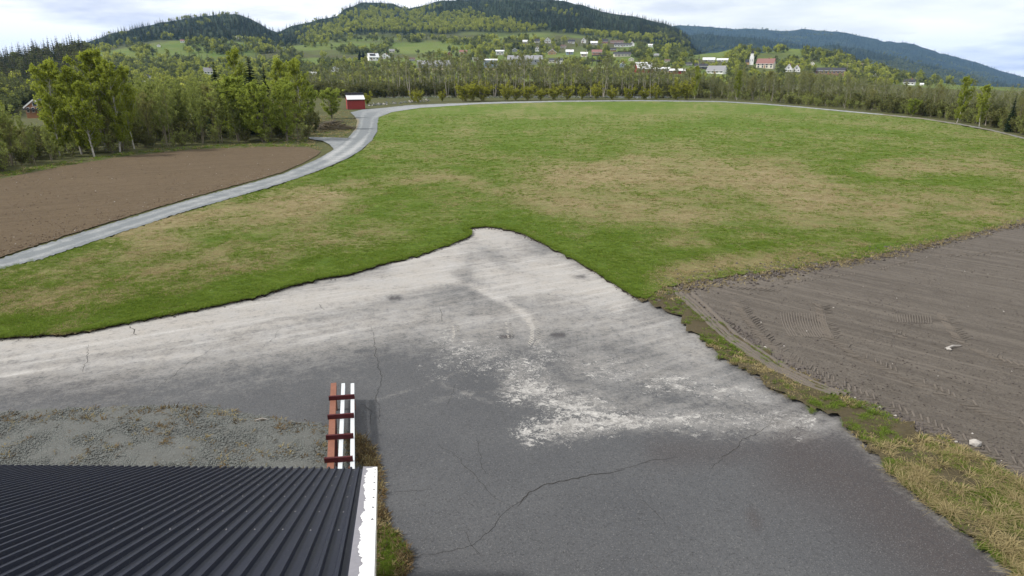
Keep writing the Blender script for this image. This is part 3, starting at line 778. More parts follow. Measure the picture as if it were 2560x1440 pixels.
def spruce_mesh(name, seed, h, w, whorls, per, mat, segs=3):
    """drooping fans of branches in whorls; returns a proto with trunk and crown"""
    r = np.random.default_rng(seed); V = []; Fq = []
    for i in range(whorls):
        u = (i + r.uniform(-.3, .3)) / whorls; u = min(max(u, 0), .985)
        z = h * (.06 + .94 * u); L = w * .5 * (1 - u) ** .85 * r.uniform(.8, 1.12) + .02 * h * .15
        for j in range(per):
            a = 6.283 * (j + r.uniform(-.35, .35)) / per + i * .7
            Lj = L * r.uniform(.72, 1.15); wd = Lj * .30 + .05
            ca, sa = math.cos(a), math.sin(a)
            prev = None
            for s in range(segs + 1):
                t = s / segs
                rad = Lj * t; zz = z - Lj * .42 * t ** 1.2 + Lj * .10 * t ** 3 + r.normal() * .015 * h * .1
                ww = wd * (1 - t * .8) * r.uniform(.7, 1.2) * (0.35 if s == 0 else 1)
                hang = .10 * Lj * (t > 0)
                p0 = (ca * rad - sa * ww, sa * rad + ca * ww, zz - hang * r.uniform(.3, 1.3)); p1 = (ca * rad, sa * rad, zz); p2 = (ca * rad + sa * ww, sa * rad - ca * ww, zz - hang * r.uniform(.3, 1.3))
                k = len(V); V += [p0, p1, p2]
                if prev is not None: Fq += [(prev, prev + 1, k + 1, k), (prev + 1, prev + 2, k + 2, k + 1)]
                prev = k
    p = Proto(); p.h = h
    mb = MB().tube([(0, 0, 0), (0, 0, h * .5), (0, 0, h * .99)], [h * .016, h * .010, h * .002], 6)
    p.trunk = mb.mesh(name + '_trunk', M['bark']); p.crown = np_mesh(name + '_crown', np.array(V), np.array(Fq), mat)
    return p

PB = [broadleaf('birch', M['bark_birch'], M['leaf_birch'], seed=s, h=11, cw=4.2, cb=.07, nlimb=56, ntwig=8, nleaf=11500, leaf=.12, shape='oval', r0=.13, up=1.1) for s in (1, 2, 3)]
PG = [broadleaf('green_tree', M['bark'], M['leaf_fresh'], seed=s, h=9, cw=5.2, cb=.08, nlimb=46, ntwig=8, nleaf=9000, leaf=.13, shape='oval', trunks=3, r0=.11, spread=.12, up=.9) for s in (11, 12, 13)]
PA = [broadleaf('alder', M['bark_pale'], M['leaf_olive'], seed=s, h=8.5, cw=3.0, cb=.26, nlimb=34, ntwig=9, nleaf=4600, leaf=.10, shape='col', trunks=3, r0=.075, spread=.07, up=1.5, twig_r=.011) for s in (21, 22, 23, 24)]
M['leaf_grey_olive'] = leaf_mat('grey_olive_leaves', (0.140, 0.158, 0.058), (0.250, 0.270, 0.105), 0.50)
M['bark_light'] = plain('light_grey_bark', (0.34, 0.31, 0.26), 0.95, 0.4, 2)
PE = [broadleaf('edge_alder', M['bark_light'], M['leaf_grey_olive'], seed=s, h=8.5, cw=2.2, cb=.22, nlimb=32, ntwig=9, nleaf=1900, leaf=.095, shape='col', trunks=3, r0=.07, spread=.05, up=2.2, twig_r=.009) for s in (25, 26, 27, 28)]
PN = [broadleaf('bare_alder', M['bark'], M['leaf_bud'], seed=s, h=8.5, cw=3.4, cb=.28, nlimb=36, ntwig=10, nleaf=2600, leaf=.09, shape='oval', trunks=2, r0=.085, spread=.08, up=1.3, twig_r=.009) for s in (31, 32, 33)]
PR = [broadleaf('river_tree', M['bark_light'], M['leaf_grey_olive'], seed=s, h=11, cw=2.6, cb=.42, nlimb=18, ntwig=5, nleaf=750, leaf=.15, shape='oval', trunks=2 + s % 2, r0=.10, spread=.06, up=1.6, twig_r=.02) for s in (41, 42, 43, 44)]
PW = [broadleaf('willow_bush', M['twig'], M['leaf_yellow'], seed=s, h=2.6, cw=3.0, cb=.05, nlimb=26, ntwig=6, nleaf=1500, leaf=.12, shape='oval', trunks=5, r0=.04, spread=.3, up=1.2) for s in (51, 52)]
PU = [broadleaf('thicket', M['twig'], M['leaf_under'], seed=s, h=3.0, cw=3.4, cb=.04, nlimb=24, ntwig=6, nleaf=900, leaf=.16, shape='oval', trunks=5, r0=.04, spread=.3, up=1.0, twig_r=.018) for s in (61, 62, 63)]
PK = [broadleaf('sapling_thicket', M['twig'], M['leaf_olive'], seed=s, h=2.4, cw=2.0, cb=.06, nlimb=22, ntwig=6, nleaf=500, leaf=.10, shape='oval', trunks=5, r0=.03, spread=.22, up=1.4, twig_r=.012) for s in (65, 66)]
PS = [spruce_mesh('spruce', s, 11, 4.0, 44, 11, M['needle']) for s in (71, 72)]
PSF = [spruce_mesh('hill_spruce', s, 14, 5.2, 11, 7, M['needle_far'], 2) for s in (81, 82, 83)]
def far_crown(name, seed, h, w, n, leaf, mat):
    r = np.random.default_rng(seed)
    k = 9
    cc = r.normal(size=(k, 3)) * np.array([w * .22, w * .22, h * .17]) + np.array([0, 0, h * .56])
    i = r.integers(0, k, n)
    d = r.normal(size=(n, 3)); d /= np.linalg.norm(d, axis=1)[:, None]
    c = cc[i] + d * (r.uniform(.55, 1, (n, 1)) * np.array([w * .24, w * .24, h * .2]))
    c[:, 2] = np.maximum(c[:, 2], h * .06)
    v, f = leaf_quads(c, leaf, r)
    t = MB().tube([(0, 0, -.5), (0, 0, h * .6)], [.18, .08], 4)
    nv = len(v)
    p = Proto(); p.h = h; p.trunk = t.mesh(name + '_trunk', M['bark']); p.crown = np_mesh(name, v, f, mat)
    return p
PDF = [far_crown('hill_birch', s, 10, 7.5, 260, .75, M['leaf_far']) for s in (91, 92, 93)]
PDG = [far_crown('hill_alder', s, 9, 8, 260, .75, M['leaf_far_grey']) for s in (94, 95, 96)]

def place_tree(name, protos, px, base, top, label, cat='tree', group=None, wide=1.0, parts=('trunk', 'crown')):
    """a tree whose foot stands where that pixel meets the ground and whose tip reaches that row"""
    x, y = gp(px, base, 0.0); r = math.hypot(x, y)
    h = float(z_at((px, top), r))
    p = protos[random.randrange(len(protos))]
    e = empty(name, (float(x), float(y), -0.05), random.uniform(0, 6.28))
    s = h / p.h; e.scale = (s * wide, s * wide, s)
    tag(e, label, cat, group)
    link(parts[0], p.trunk, None, e); link(parts[1], p.crown, None, e)
    return e
def tree_at(name, protos, x, y, h, label, cat='tree', group=None, wide=1.0, z=0.0, parts=('trunk', 'crown')):
    p = protos[random.randrange(len(protos))]
    e = empty(name, (x, y, z - 0.05), random.uniform(0, 6.28))
    s = h / p.h; e.scale = (s * wide, s * wide, s)
    tag(e, label, cat, group)
    link(parts[0], p.trunk, None, e); link(parts[1], p.crown, None, e)
    return e

# ------------------------------------------------------------------ scattering of what nobody could count
def joined_proto(name, p):
    """trunk and crown of a prototype as one mesh with two materials"""
    me = bpy.data.meshes.new(name)
    v = []; f = []; mi = []
    for k, m in enumerate((p.trunk, p.crown)):
        o = len(v)
        v += [tuple(x.co) for x in m.vertices]; f += [tuple(i + o for i in q.vertices) for q in m.polygons]; mi += [k] * len(m.polygons)
    me.from_pydata(v, [], f); me.update()
    me.materials.append(p.trunk.materials[0]); me.materials.append(p.crown.materials[0])
    me.polygons.foreach_set('material_index', mi)
    return me
def scatter(name, pts, scl, idx, meshes, label, cat, parent=None, tilt=0.0, seed=0, kind='stuff'):
    """instances of the given meshes standing on points, as one object"""
    r = np.random.default_rng(seed + 5)
    n = len(pts)
    me = bpy.data.meshes.new(name); me.vertices.add(n); me.vertices.foreach_set('co', np.asarray(pts, np.float32).ravel())
    scl = np.asarray(scl, np.float32)
    if scl.ndim == 1: scl = np.stack([scl] * 3, -1)
    a = me.attributes.new('inst_scale', 'FLOAT_VECTOR', 'POINT'); a.data.foreach_set('vector', scl.ravel())
    rot = np.stack([r.normal(size=n) * tilt, r.normal(size=n) * tilt, r.uniform(0, 6.283, n)], -1).astype(np.float32)
    a = me.attributes.new('inst_rot', 'FLOAT_VECTOR', 'POINT'); a.data.foreach_set('vector', rot.ravel())
    a = me.attributes.new('inst_idx', 'INT', 'POINT'); a.data.foreach_set('value', np.asarray(idx, np.int32))
    pc = bpy.data.collections.new(name + '_kinds')
    for i, m in enumerate(meshes):
        pc.objects.link(bpy.data.objects.new('%s_kind_%02d' % (name, i), m))
    ng = bpy.data.node_groups.new(name + '_scatter', 'GeometryNodeTree')
    ng.interface.new_socket('Geometry', in_out='INPUT', socket_type='NodeSocketGeometry')
    ng.interface.new_socket('Geometry', in_out='OUTPUT', socket_type='NodeSocketGeometry')
    nn, nl = ng.nodes, ng.links
    gi, go = nn.new('NodeGroupInput'), nn.new('NodeGroupOutput')
    ci = nn.new('GeometryNodeCollectionInfo'); ci.inputs['Collection'].default_value = pc
    ci.inputs['Separate Children'].default_value = True; ci.inputs['Reset Children'].default_value = True
    io = nn.new('GeometryNodeInstanceOnPoints'); io.inputs['Pick Instance'].default_value = True
    def named(t, s):
        q = nn.new('GeometryNodeInputNamedAttribute'); q.data_type = t; q.inputs['Name'].default_value = s
        return q.outputs['Attribute']
    e2r = nn.new('FunctionNodeEulerToRotation')
    nl.new(gi.outputs[0], io.inputs['Points']); nl.new(ci.outputs[0], io.inputs['Instance'])
    nl.new(named('INT', 'inst_idx'), io.inputs['Instance Index'])
    nl.new(named('FLOAT_VECTOR', 'inst_rot'), e2r.inputs[0]); nl.new(e2r.outputs[0], io.inputs['Rotation'])
    nl.new(named('FLOAT_VECTOR', 'inst_scale'), io.inputs['Scale'])
    nl.new(io.outputs[0], go.inputs[0])
    o = link(name, me, None, parent)
    md = o.modifiers.new('scatter', 'NODES'); md.node_group = ng
    o['kind'] = kind
    if parent is None: tag(o, label, cat)
    return o

# forests on the hills: points spread evenly over what the valley shows
def hill_points(n, x0, x1, y0, y1, seed, keep=None, rmin=230.0):
    r = np.random.default_rng(seed)
    px = r.uniform(x0, x1, n); py = r.uniform(y0, y1, n)
    x, y, z, rr = hit(px, py, rmin)
    ok = ~np.isnan(rr)
    if keep is not None: ok &= keep(px, py, rr, r)
    return px[ok], py[ok], np.stack([x, y, z], -1)[ok], rr[ok]
KEEP = [(933, 27, 151), (963, 21, 147), (522, 22, 186), (372, 22, 197), (366, 24, 212), (456, 10, 106), (397, 9, 117), (598, 18, 97), (782, 18, 187), (838, 20, 180), (1085, 88, 168), (1124, 14, 140), (1158, 20, 134), (1250, 22, 137), (1226, 36, 168), (1312, 92, 160), (1343, 10, 128), (1380, 22, 136), (1390, 36, 156), (1424, 20, 136), (1460, 18, 142), (1492, 26, 136), (1555, 44, 141), (1556, 14, 168), (1608, 44, 181), (1655, 40, 178), (1692, 42, 184), (1752, 32, 172), (1792, 46, 184), (1772, 30, 152), (1806, 28, 154), (1914, 44, 170), (1971, 20, 179), (1991, 18, 179), (2072, 78, 186), (2187, 9, 190), (2273, 26, 212), (2304, 9, 214), (106, 52, 279), (1313, 13, 107), (1342, 14, 106), (1369, 17, 107), (1428, 18, 108), (1459, 13, 107), (1485, 18, 111), (1512, 16, 107), (1542, 34, 109), (1557, 46, 117), (1580, 12, 115), (1626, 12, 117), (1878, 22, 162), (1506, 56, 164)] + [(980, 14, 131), (1030, 16, 152), (1190, 18, 153), (1287, 13, 129), (1408, 15, 120), (1533, 15, 128), (1578, 14, 152), (1640, 14, 142), (1668, 14, 156), (1722, 16, 164), (2030, 12, 163)]     # columns, widths and foot rows of the village houses, kept clear of trees
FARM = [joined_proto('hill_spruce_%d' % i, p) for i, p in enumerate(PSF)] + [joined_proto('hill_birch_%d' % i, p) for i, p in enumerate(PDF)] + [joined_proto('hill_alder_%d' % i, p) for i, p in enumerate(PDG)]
r9 = np.random.default_rng(99)
# near dark hill on the left
px, py, P, rr = hill_points(5200, -160, 300, 95, 262, 1, lambda a, b, r, g: (r > 235) & (r < 620), 235)
idx = np.where(r9.uniform(size=len(P)) < np.where(py > 225, .45, .9), r9.integers(0, 3, len(P)), r9.integers(6, 9, len(P)))
scatter('spruce_wood', P, r9.uniform(.4, .85, len(P)) * np.clip(rr / 480, .5, 1.0), idx, FARM, 'dark spruce wood on the near hill behind the timber lodge', 'wood', seed=1)
# the wide mountain in the middle and the dark one left of it
def in_forest(a, b, r, g): return (forest_map(a, b, r) > .5) & (r > 800) & (r < 2600)
px, py, P, rr = hill_points(15000, -60, 1760, -10, 128, 2, in_forest, 640)
sunlit_share = stroke(px, py, [(790, 92), (900, 62), (1050, 70), (1150, 62), (1280, 72), (1310, 84)], 52, 1.0, 2.2)  # birch share: sunlit and cloud-shaded slopes put into the tree mix
sunlit_share = np.maximum(sunlit_share, stroke(px, py, [(860, 42), (960, 34), (1040, 44)], 30, .75, 2)); sunlit_share = np.maximum(sunlit_share, stroke(px, py, [(1300, 92), (1500, 88), (1620, 94), (1700, 88)], 14, .7, 2))
sunlit_share = np.maximum(sunlit_share, .10); sunlit_share = np.where(px < 705, .06 + .2 * (py > 85), sunlit_share)
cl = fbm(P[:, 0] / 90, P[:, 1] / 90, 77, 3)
isb = r9.uniform(.25, .75, len(P)) < sunlit_share * .98 + (cl - .5) * 1.5
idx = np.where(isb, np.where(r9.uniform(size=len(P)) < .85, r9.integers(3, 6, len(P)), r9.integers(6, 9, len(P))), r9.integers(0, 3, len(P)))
sc = np.where(isb, r9.uniform(.55, .9, len(P)), r9.uniform(.5, .95, len(P)))
sc3 = np.stack([sc * 1.05, sc * 1.05, sc], -1)
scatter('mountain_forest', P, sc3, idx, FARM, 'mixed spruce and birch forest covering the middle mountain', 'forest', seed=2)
# far mountains on the right
px, py, P, rr = hill_points(16000, 1600, 2720, 55, 226, 3, lambda a, b, r, g: (r > 1150), 960)
far_b = (fbm(P[:, 0] / 260, P[:, 1] / 260, 12, 3) + .22 * stroke(px, py, [(1950, 128), (2200, 160), (2450, 205)], 26, 1, 1)) > .66
idx = np.where(far_b, r9.integers(6, 9, len(P)), r9.integers(0, 3, len(P)))
scatter('distant_forest', P, r9.uniform(.8, 1.35, len(P)) * np.clip(rr / 3200, .6, 1.1), idx, FARM, 'dark forest on the distant blue ridge beyond the village', 'forest', seed=3)
# broken woods and hedges among the meadows
def mead(a, b, r, g):
    x = fbm(a / 60, b / 16, 55, 3) + .18 * (b > 160)
    for cx, cy, w in ((860, 112, 70), (1000, 122, 90), (1180, 122, 110), (430, 120, 60), (930, 150, 30), (1310, 158, 60), (1600, 112, 70), (1780, 150, 40)):
        x = x - .22 * np.exp(-((a - cx) / w) ** 2 - ((b - cy) / 9) ** 2)
    return (r > 330) & (r < 1050) & (x + g.uniform(-.06, .06, len(a)) > .475)
px, py, P, rr = hill_points(13000, 180, 2650, 95, 216, 4, mead, 330)
okh = np.ones(len(P), bool)
for hx, hw, hb in KEEP: okh &= ~((np.abs(px - hx) < hw / 2 + 4) & (py > hb - 2) & (py < hb + 16))
px, py, P, rr = px[okh], py[okh], P[okh], rr[okh]
dk = fbm(P[:, 0] / 50, P[:, 1] / 50, 8, 2)
u = r9.uniform(size=len(P))
idx = np.where(u < .07 + .12 * (px < 820), r9.integers(0, 3, len(P)), np.where(u < .45 + .3 * (dk > .5), r9.integers(6, 9, len(P)), r9.integers(3, 6, len(P))))
sc = r9.uniform(.28, .8, len(P)) * np.clip(rr / 700, .55, 1.1)
scatter('hillside_woods', P, sc, idx, FARM, 'loose woods and hedges between the hillside meadows and the village', 'woods', seed=4)

# scrub and young woods on the flat valley floor behind the thicket and along the river
rb_ = np.random.default_rng(17); n = 1500
a = rb_.uniform(-150, 900, n); b = rb_.uniform(196, 290, n); ok = b < np.interp(a, [-150, 0, 300, 600, 770, 900], [300, 292, 285, 262, 240, 234])
ok &= ~((a > 40) & (a < 150) & (b > 255)); a, b = a[ok], b[ok]
x, y, z, rr = hit(a, b, 60); u = rb_.uniform(size=len(a))
scatter('valley_scrub', np.stack([x, y, z - .1], -1), rb_.uniform(.22, .55, len(a)), np.where(u < .08, rb_.integers(0, 3, len(a)), np.where(u < .7, rb_.integers(6, 9, len(a)), rb_.integers(3, 6, len(a)))), FARM, 'mixed scrub and young trees on the valley floor behind the thicket', 'scrub', seed=14)
# riverside undergrowth and the scrub floor under the left thicket
UM = [joined_proto('thicket_%d' % i, p) for i, p in enumerate(PU)] + [joined_proto('saplings_%d' % i, p) for i, p in enumerate(PK)]
def band(n, seed, x0, x1, yf0, yf1):
    r = np.random.default_rng(seed); a = r.uniform(x0, x1, n); t = r.uniform(0, 1, n)
    b = yf0(a) * (1 - t) + yf1(a) * t
    x, y = gp(a, b, 0); return a, b, np.stack([x, y, 0 * x - .05], -1), r
a, b, P, r = band(520, 5, 700, 1800, lambda x: np.interp(x, [700, 1050, 1400, 1800], [235, 234, 232, 232]), lambda x: np.interp(x, [700, 1050, 1400, 1800], [246, 242, 240, 240]))
P[:, 2] -= 0.3
scatter('riverside_undergrowth', P, r.uniform(.6, 1.25, len(P)), r.integers(0, 3, len(P)), UM, 'dark tangled undergrowth along the far river bank', 'undergrowth', seed=5)
TOPF = lambda x: np.interp(x, [1650, 1800, 1900, 2000, 2100, 2200, 2300, 2400, 2480, 2560, 2800], [247, 250, 256, 264, 273, 282, 292, 306, 321, 340, 390])
a, b, P, r = band(900, 6, 1640, 2720, lambda x: TOPF(x) - 22, lambda x: TOPF(x) - 1.5)
scatter('field_edge_undergrowth', P, r.uniform(.35, .8, len(P)), np.where(r.uniform(size=len(P)) < .35, r.integers(0, 3, len(P)), r.integers(3, 5, len(P))), UM, 'low brush under the alder row along the far right field edge', 'undergrowth', seed=6)
LEFTF = lambda x: np.interp(x, [-300, 0, 100, 200, 300, 400, 500, 600, 700, 780, 900], [490, 436, 417, 399, 385, 374, 366, 362, 360, 352, 300])
a, b, P, r = band(420, 7, -260, 790, lambda x: LEFTF(x) - 70, lambda x: LEFTF(x) - 3)
P[:, 2] = -.05
scatter('thicket_undergrowth', P, r.uniform(.3, .65, len(P)), np.where(r.uniform(size=len(P)) < .45, r.integers(0, 3, len(P)), r.integers(3, 5, len(P))), UM, 'low brush under the trees behind the brown field', 'undergrowth', seed=7)

# ------------------------------------------------------------------ single trees
# left thicket: the ones that stand out
G1 = None
for px, b, t, w, lab in ((172, 382, 152, 1.0, 'yellow-green birch right of the timber lodge, its crown tip split'),
                         (204, 386, 166, .85, 'slim birch between the split-tipped birch and the tallest one'),
                         (268, 378, 126, 1.05, 'tallest yellow-green birch in the thicket behind the brown field'),
                         (300, 380, 150, .85, 'birch close behind the right side of the tallest birch'),
                         (336, 372, 172, .8, 'slim yellow-green birch at the right end of the tall birch clump'),
                         (606, 312, 124, .75, 'tall slim birch rising between two dark spruces'),
                         (706, 322, 146, .9, 'tall birch right of the dark spruces, left of a twin'),
                         (752, 326, 148, .85, 'tall birch at the right end of the thicket'),
                         (20, 392, 258, 1.2, 'yellowish birch at the left picture edge below the dark wood'),
                         (150, 392, 232, .9, 'low birch at the left foot of the tall birch clump'),
                         (236, 392, 205, 1.1, 'bushy birch in front of the tallest birch')):
    place_tree('birch_tree', PB, px, b, t, lab, 'birch', None, w)
for px, b, t, w, lab in ((598, 352, 190, 1.35, 'bright green leafy tree standing before the dark spruces'),
                         (660, 356, 205, 1.15, 'olive-green leafy tree in the front row beside the bright green one'),
                         (716, 353, 198, .95, 'olive-green leafy tree at the front right corner of the thicket'),
                         (775, 306, 212, 1.1, 'dense green tree beside the brush heap'),
                         (832, 297, 220, 1.45, 'small spreading tree left of the red shed')):
    place_tree('leafy_tree', PG, px, b, t, lab, 'tree', None, w)
for px, b, t, w, lab in ((556, 332, 150, 1.3, 'narrow dark spruce left of the tall slim birch'), (642, 333, 138, 1.5, 'tallest dark spruce in the thicket'), (676, 331, 158, 1.3, 'dark spruce right of the tallest spruce'),
                         (2521, 330, 232, .8, 'single dark spruce in the alder row near the right picture edge'), (352, 330, 172, .6, 'small dark spruce seen between the birch and the white farmhouse')):
    place_tree('spruce_tree', PS, px, b, t, lab, 'spruce', None, w)
lab_bare = 'slim grey-brown alder with few leaves in the thicket behind the brown field'
spots = []
for k in range(80):
    px = random.uniform(-120, 780) if k < 62 else random.uniform(330, 560); d = random.random() ** 1.3
    spots.append((px, d))
for px, d in spots:
    b = float(LEFTF(px)) - 5 - d * 48
    tp = float(np.interp(px, [-120, 0, 60, 130, 200, 330, 450, 560, 780], [300, 282, 300, 305, 255, 225, 212, 225, 235])) + random.uniform(-14, 30)
    place_tree('bare_alder', PN if random.random() < .35 else PA, px, b, tp, lab_bare, 'alder', 'alders of the left thicket', random.uniform(.8, 1.15))
# riverside row in the middle distance
lab_riv = 'tall thin riverside tree with a sparse olive crown before the village'
for k in range(125):
    px = 770 + 960 * (k + random.random()) / 125
    b = random.uniform(233, 243)
    tp = float(np.interp(px, [770, 850, 900, 1050, 1200, 1300, 1450, 1600, 1730], [148, 165, 150, 140, 128, 135, 140, 148, 165])) + random.uniform(-8, 40)
    place_tree('riverside_tree', PR, px, b, tp, lab_riv, 'tree', 'thin trees along the river', random.uniform(.75, 1.15))
# alder row along the right edge of the field
lab_ald = 'slender olive-green alder in the dense row along the right field edge'
for k in range(215):
    u = (k + random.random()) / 215
    px = 1690 + (2760 - 1690) * u
    d = random.random() ** 1.2
    b = float(TOPF(px)) - 3 - d * 20 * np.interp(px, [1690, 2560], [.6, 1.6])
    tp = float(np.interp(px, [1690, 1760, 1850, 2000, 2100, 2200, 2300, 2400, 2480, 2560, 2760], [196, 184, 178, 184, 190, 202, 214, 224, 228, 228, 240])) + random.uniform(-6, 26)
    place_tree('alder_tree', PE if random.random() < .85 else PN, px, b, tp, lab_ald, 'alder', 'alders along the right field edge', random.uniform(.7, 1.1))
for px, b, t, w, lab in ((1842, 250, 176, .8, 'bright yellow-green birch standing out of the alder row below the church'), (2392, 307, 192, .8, 'yellowish birch taller than the alders on the right'),
                         (2448, 316, 212, .85, 'fresh green birch beside the yellowish one on the right'), (2278, 291, 246, 1.3, 'low pale-green bushy tree at the foot of the alder row'),
                         (1736, 246, 165, .6, 'slim olive birch at the left end of the alder row')):
    place_tree('birch_tree', PB if 'green bushy' not in lab else PG, px, b, t, lab, 'birch', None, w)
# willow bushes beside the far road
wb = [(918, 262, 246), (1035, 256, 238), (1045, 258, 240), (1105, 254, 240), (1160, 254, 226), (1180, 253, 224), (1206, 253, 226), (1266, 252, 226), (1290, 251, 232), (1320, 251, 228), (1352, 250, 234), (1385, 250, 230), (1420, 250, 226), (1455, 249, 230), (1490, 249, 226), (1530, 249, 232), (1570, 249, 230), (1612, 249, 234), (1640, 249, 228), (1690, 250, 224), (1715, 250, 220)]
for k, (px, b, t) in enumerate(wb):
    lab = 'low yellow-green willow bush along the far gravel road'
    if k == 0: lab = 'small yellow-green bush just right of the red shed'
    place_tree('willow_bush', PW, px, b, t - 5, lab, 'bush', 'willow bushes by the far road' if k else None, random.uniform(1.0, 1.6), ('stem', 'foliage'))

# ------------------------------------------------------------------ houses
def paint(name, c, rough=.7, var=.12): return plain(name, c, rough, var, 1.5, spec=.3)
M['w_white'] = paint('white_wall_paint', (.74, .74, .72)); M['w_cream'] = paint('cream_wall_paint', (.62, .58, .48)); M['w_grey'] = paint('grey_wall_cladding', (.30, .31, .32))
M['w_red'] = paint('red_wall_paint', (.26, .035, .030)); M['w_brown'] = paint('brown_timber', (.30, .15, .075)); M['w_pink'] = paint('pale_red_wall', (.45, .23, .20)); M['w_dark'] = paint('dark_wall', (.06, .055, .05)); M['w_blue'] = paint('blue_grey_wall', (.27, .34, .40))
M['w_brick'] = paint('brick_wall', (.22, .12, .085)); M['w_ochre'] = paint('ochre_wall', (.46, .30, .16))
M['r_black'] = paint('black_roof_tiles', (.028, .028, .034), .6); M['r_grey'] = paint('grey_roof_sheet', (.20, .20, .21), .5); M['r_light'] = paint('light_roof_sheet', (.58, .59, .60), .4); M['r_red'] = paint('red_roof_tiles', (.20, .10, .085), .7); M['r_brown'] = paint('brown_roof', (.10, .065, .05))
M['pane'] = plain('window_glass', (.03, .035, .045), .12, .2, 2, spec=.6)
M['trim'] = paint('white_trim', (.72, .72, .70))
HOUSE_N = [0]
def house(px, w, base, wall, roof, label, orient='eave', wm='w_white', rm='r_black', nwin=3, name='house', cat='house', depth=None, yaw=0.0, rows=1, chimney=True, rat=None, trim=True, door=True):
    """px: column of its middle, w: width, base: row of its foot, wall/roof: heights, all in photo pixels"""
    if rat is None: x, y, z, r = (float(q[0]) for q in hit(px, base, 240))
    else:
        dx, dy, dz = ray(px, base); r = rat; x = r * dx / math.hypot(dx, dy); y = r * dy / math.hypot(dx, dy); z = H + r * dz / math.hypot(dx, dy)
    if not (r == r): raise ValueError('house off the ground: ' + label)
    k = (y * CP - (z - H) * SP) / F
    W, Wh, Rh = w * k * .92, wall * k * .92, roof * k * .92
    D = depth or max(4.0, min(W * .75, 9.0))
    if orient == 'gable': D = depth or max(5.0, W * 1.1)
    e = empty(name, (x, y, z), -math.atan2(x, y) + math.radians(yaw))
    tag(e, label, cat)
    wlm = M[wm]; rfm = M[rm]; ov = min(.5, W * .06)
    mb = MB(); x0, x1, y0, y1 = -W / 2, W / 2, -D / 2, D / 2
    b0 = -3.0
    if orient == 'eave':
        mb.add([(x0, y0, b0), (x1, y0, b0), (x1, y1, b0), (x0, y1, b0), (x0, y0, Wh), (x1, y0, Wh), (x1, y1, Wh), (x0, y1, Wh), (x0, 0, Wh + Rh - .02), (x1, 0, Wh + Rh - .02)],
               [(0, 1, 5, 4), (2, 3, 7, 6), (1, 2, 6, 9, 5), (3, 0, 4, 8, 7)])
        prof = [(y0 - ov, Wh - ov * Rh / (D / 2)), (0, Wh + Rh), (y1 + ov, Wh - ov * Rh / (D / 2))]
        rb = MB()
        for (ya, za), (yb, zb) in zip(prof[:-1], prof[1:]):
            rb.add([(x0 - ov, ya, za), (x1 + ov, ya, za), (x1 + ov, yb, zb), (x0 - ov, yb, zb), (x0 - ov, ya, za + .18), (x1 + ov, ya, za + .18), (x1 + ov, yb, zb + .18), (x0 - ov, yb, zb + .18)],
                   [(3, 2, 1, 0), (4, 5, 6, 7), (0, 1, 5, 4), (1, 2, 6, 5), (2, 3, 7, 6), (3, 0, 4, 7)])
    else:
        mb.add([(x0, y0, b0), (x1, y0, b0), (x1, y1, b0), (x0, y1, b0), (x0, y0, Wh), (x1, y0, Wh), (x1, y1, Wh), (x0, y1, Wh), (0, y0, Wh + Rh - .02), (0, y1, Wh + Rh - .02)],
               [(0, 1, 5, 8, 4), (2, 3, 7, 9, 6), (1, 2, 6, 5), (3, 0, 4, 7)])
        prof = [(x0 - ov, Wh - ov * Rh / (W / 2)), (0, Wh + Rh), (x1 + ov, Wh - ov * Rh / (W / 2))]
        rb = MB()
        for (xa, za), (xb, zb) in zip(prof[:-1], prof[1:]):
            rb.add([(xa, y0 - ov, za), (xb, y0 - ov, zb), (xb, y1 + ov, zb), (xa, y1 + ov, za), (xa, y0 - ov, za + .18), (xb, y0 - ov, zb + .18), (xb, y1 + ov, zb + .18), (xa, y1 + ov, za + .18)],
                   [(3, 2, 1, 0), (4, 5, 6, 7), (0, 1, 5, 4), (1, 2, 6, 5), (2, 3, 7, 6), (3, 0, 4, 7)])
    mb.build('wall', wlm, e)
    ro = rb.build('roof', rfm, e)
    if trim:
        tb = MB()
        if orient == 'gable':
            for sx in (-1, 1): tb.beam((sx * (W / 2 + ov), y0 - ov - .03, prof[0][1] + .08), (0, y0 - ov - .03, Wh + Rh + .08), .06, .34, (0, 0, 1))
        else:
            tb.box(x0 - ov, x1 + ov, y0 - ov - .08, y0 - ov - .01, prof[0][1] - .08, prof[0][1] + .14)
        tb.build('barge_board', M['trim'], ro)
    if chimney:
        MB().box(W * .12, W * .12 + .7, -.35, .35, Wh + Rh * .5, Wh + Rh + .9).build('chimney', M['w_brick'], ro)
    wh = min(1.3, Wh * .38); ww = min(1.2, W / (nwin * 2 + 1)) if nwin else 0
    fy = y0 - .06
    for j in range(rows):
        for i in range(nwin):
            cx = x0 + W * (i + .5) / nwin
            zc = Wh * (.55 if rows == 1 else .27 + .46 * j)
            wo = MB().box(cx - ww / 2 - .1, cx + ww / 2 + .1, fy, y0 + .02, zc - wh / 2 - .1, zc + wh / 2 + .1).build('window', M['trim'], e)
            MB().box(cx - ww / 2, cx + ww / 2, fy - .03, fy + .01, zc - wh / 2, zc + wh / 2).build('pane', M['pane'], wo)
    if orient == 'gable' and Rh > 1.6:
        wo = MB().box(-.55, .55, fy, y0 + .02, Wh + Rh * .12, Wh + Rh * .12 + 1.1).build('window', M['trim'], e)
        MB().box(-.45, .45, fy - .03, fy + .01, Wh + Rh * .12 + .1, Wh + Rh * .12 + 1.0).build('pane', M['pane'], wo)
    if door and W > 6:
        cx = x0 + W * (.5 if nwin % 2 == 0 else .28)
        MB().box(cx - .5, cx + .5, y0 - .05, y0 + .02, 0, min(2.1, Wh * .8)).build('door', M['w_brown'], e)
    e['_dims'] = [W, D, Wh, Rh]
    return e
S = 'solar'
h = house(933, 27, 151, 9, 9, 'white farmhouse with solar panels on its roof beside dark round trees', 'eave', rm='r_light', nwin=3, yaw=14, rows=1)
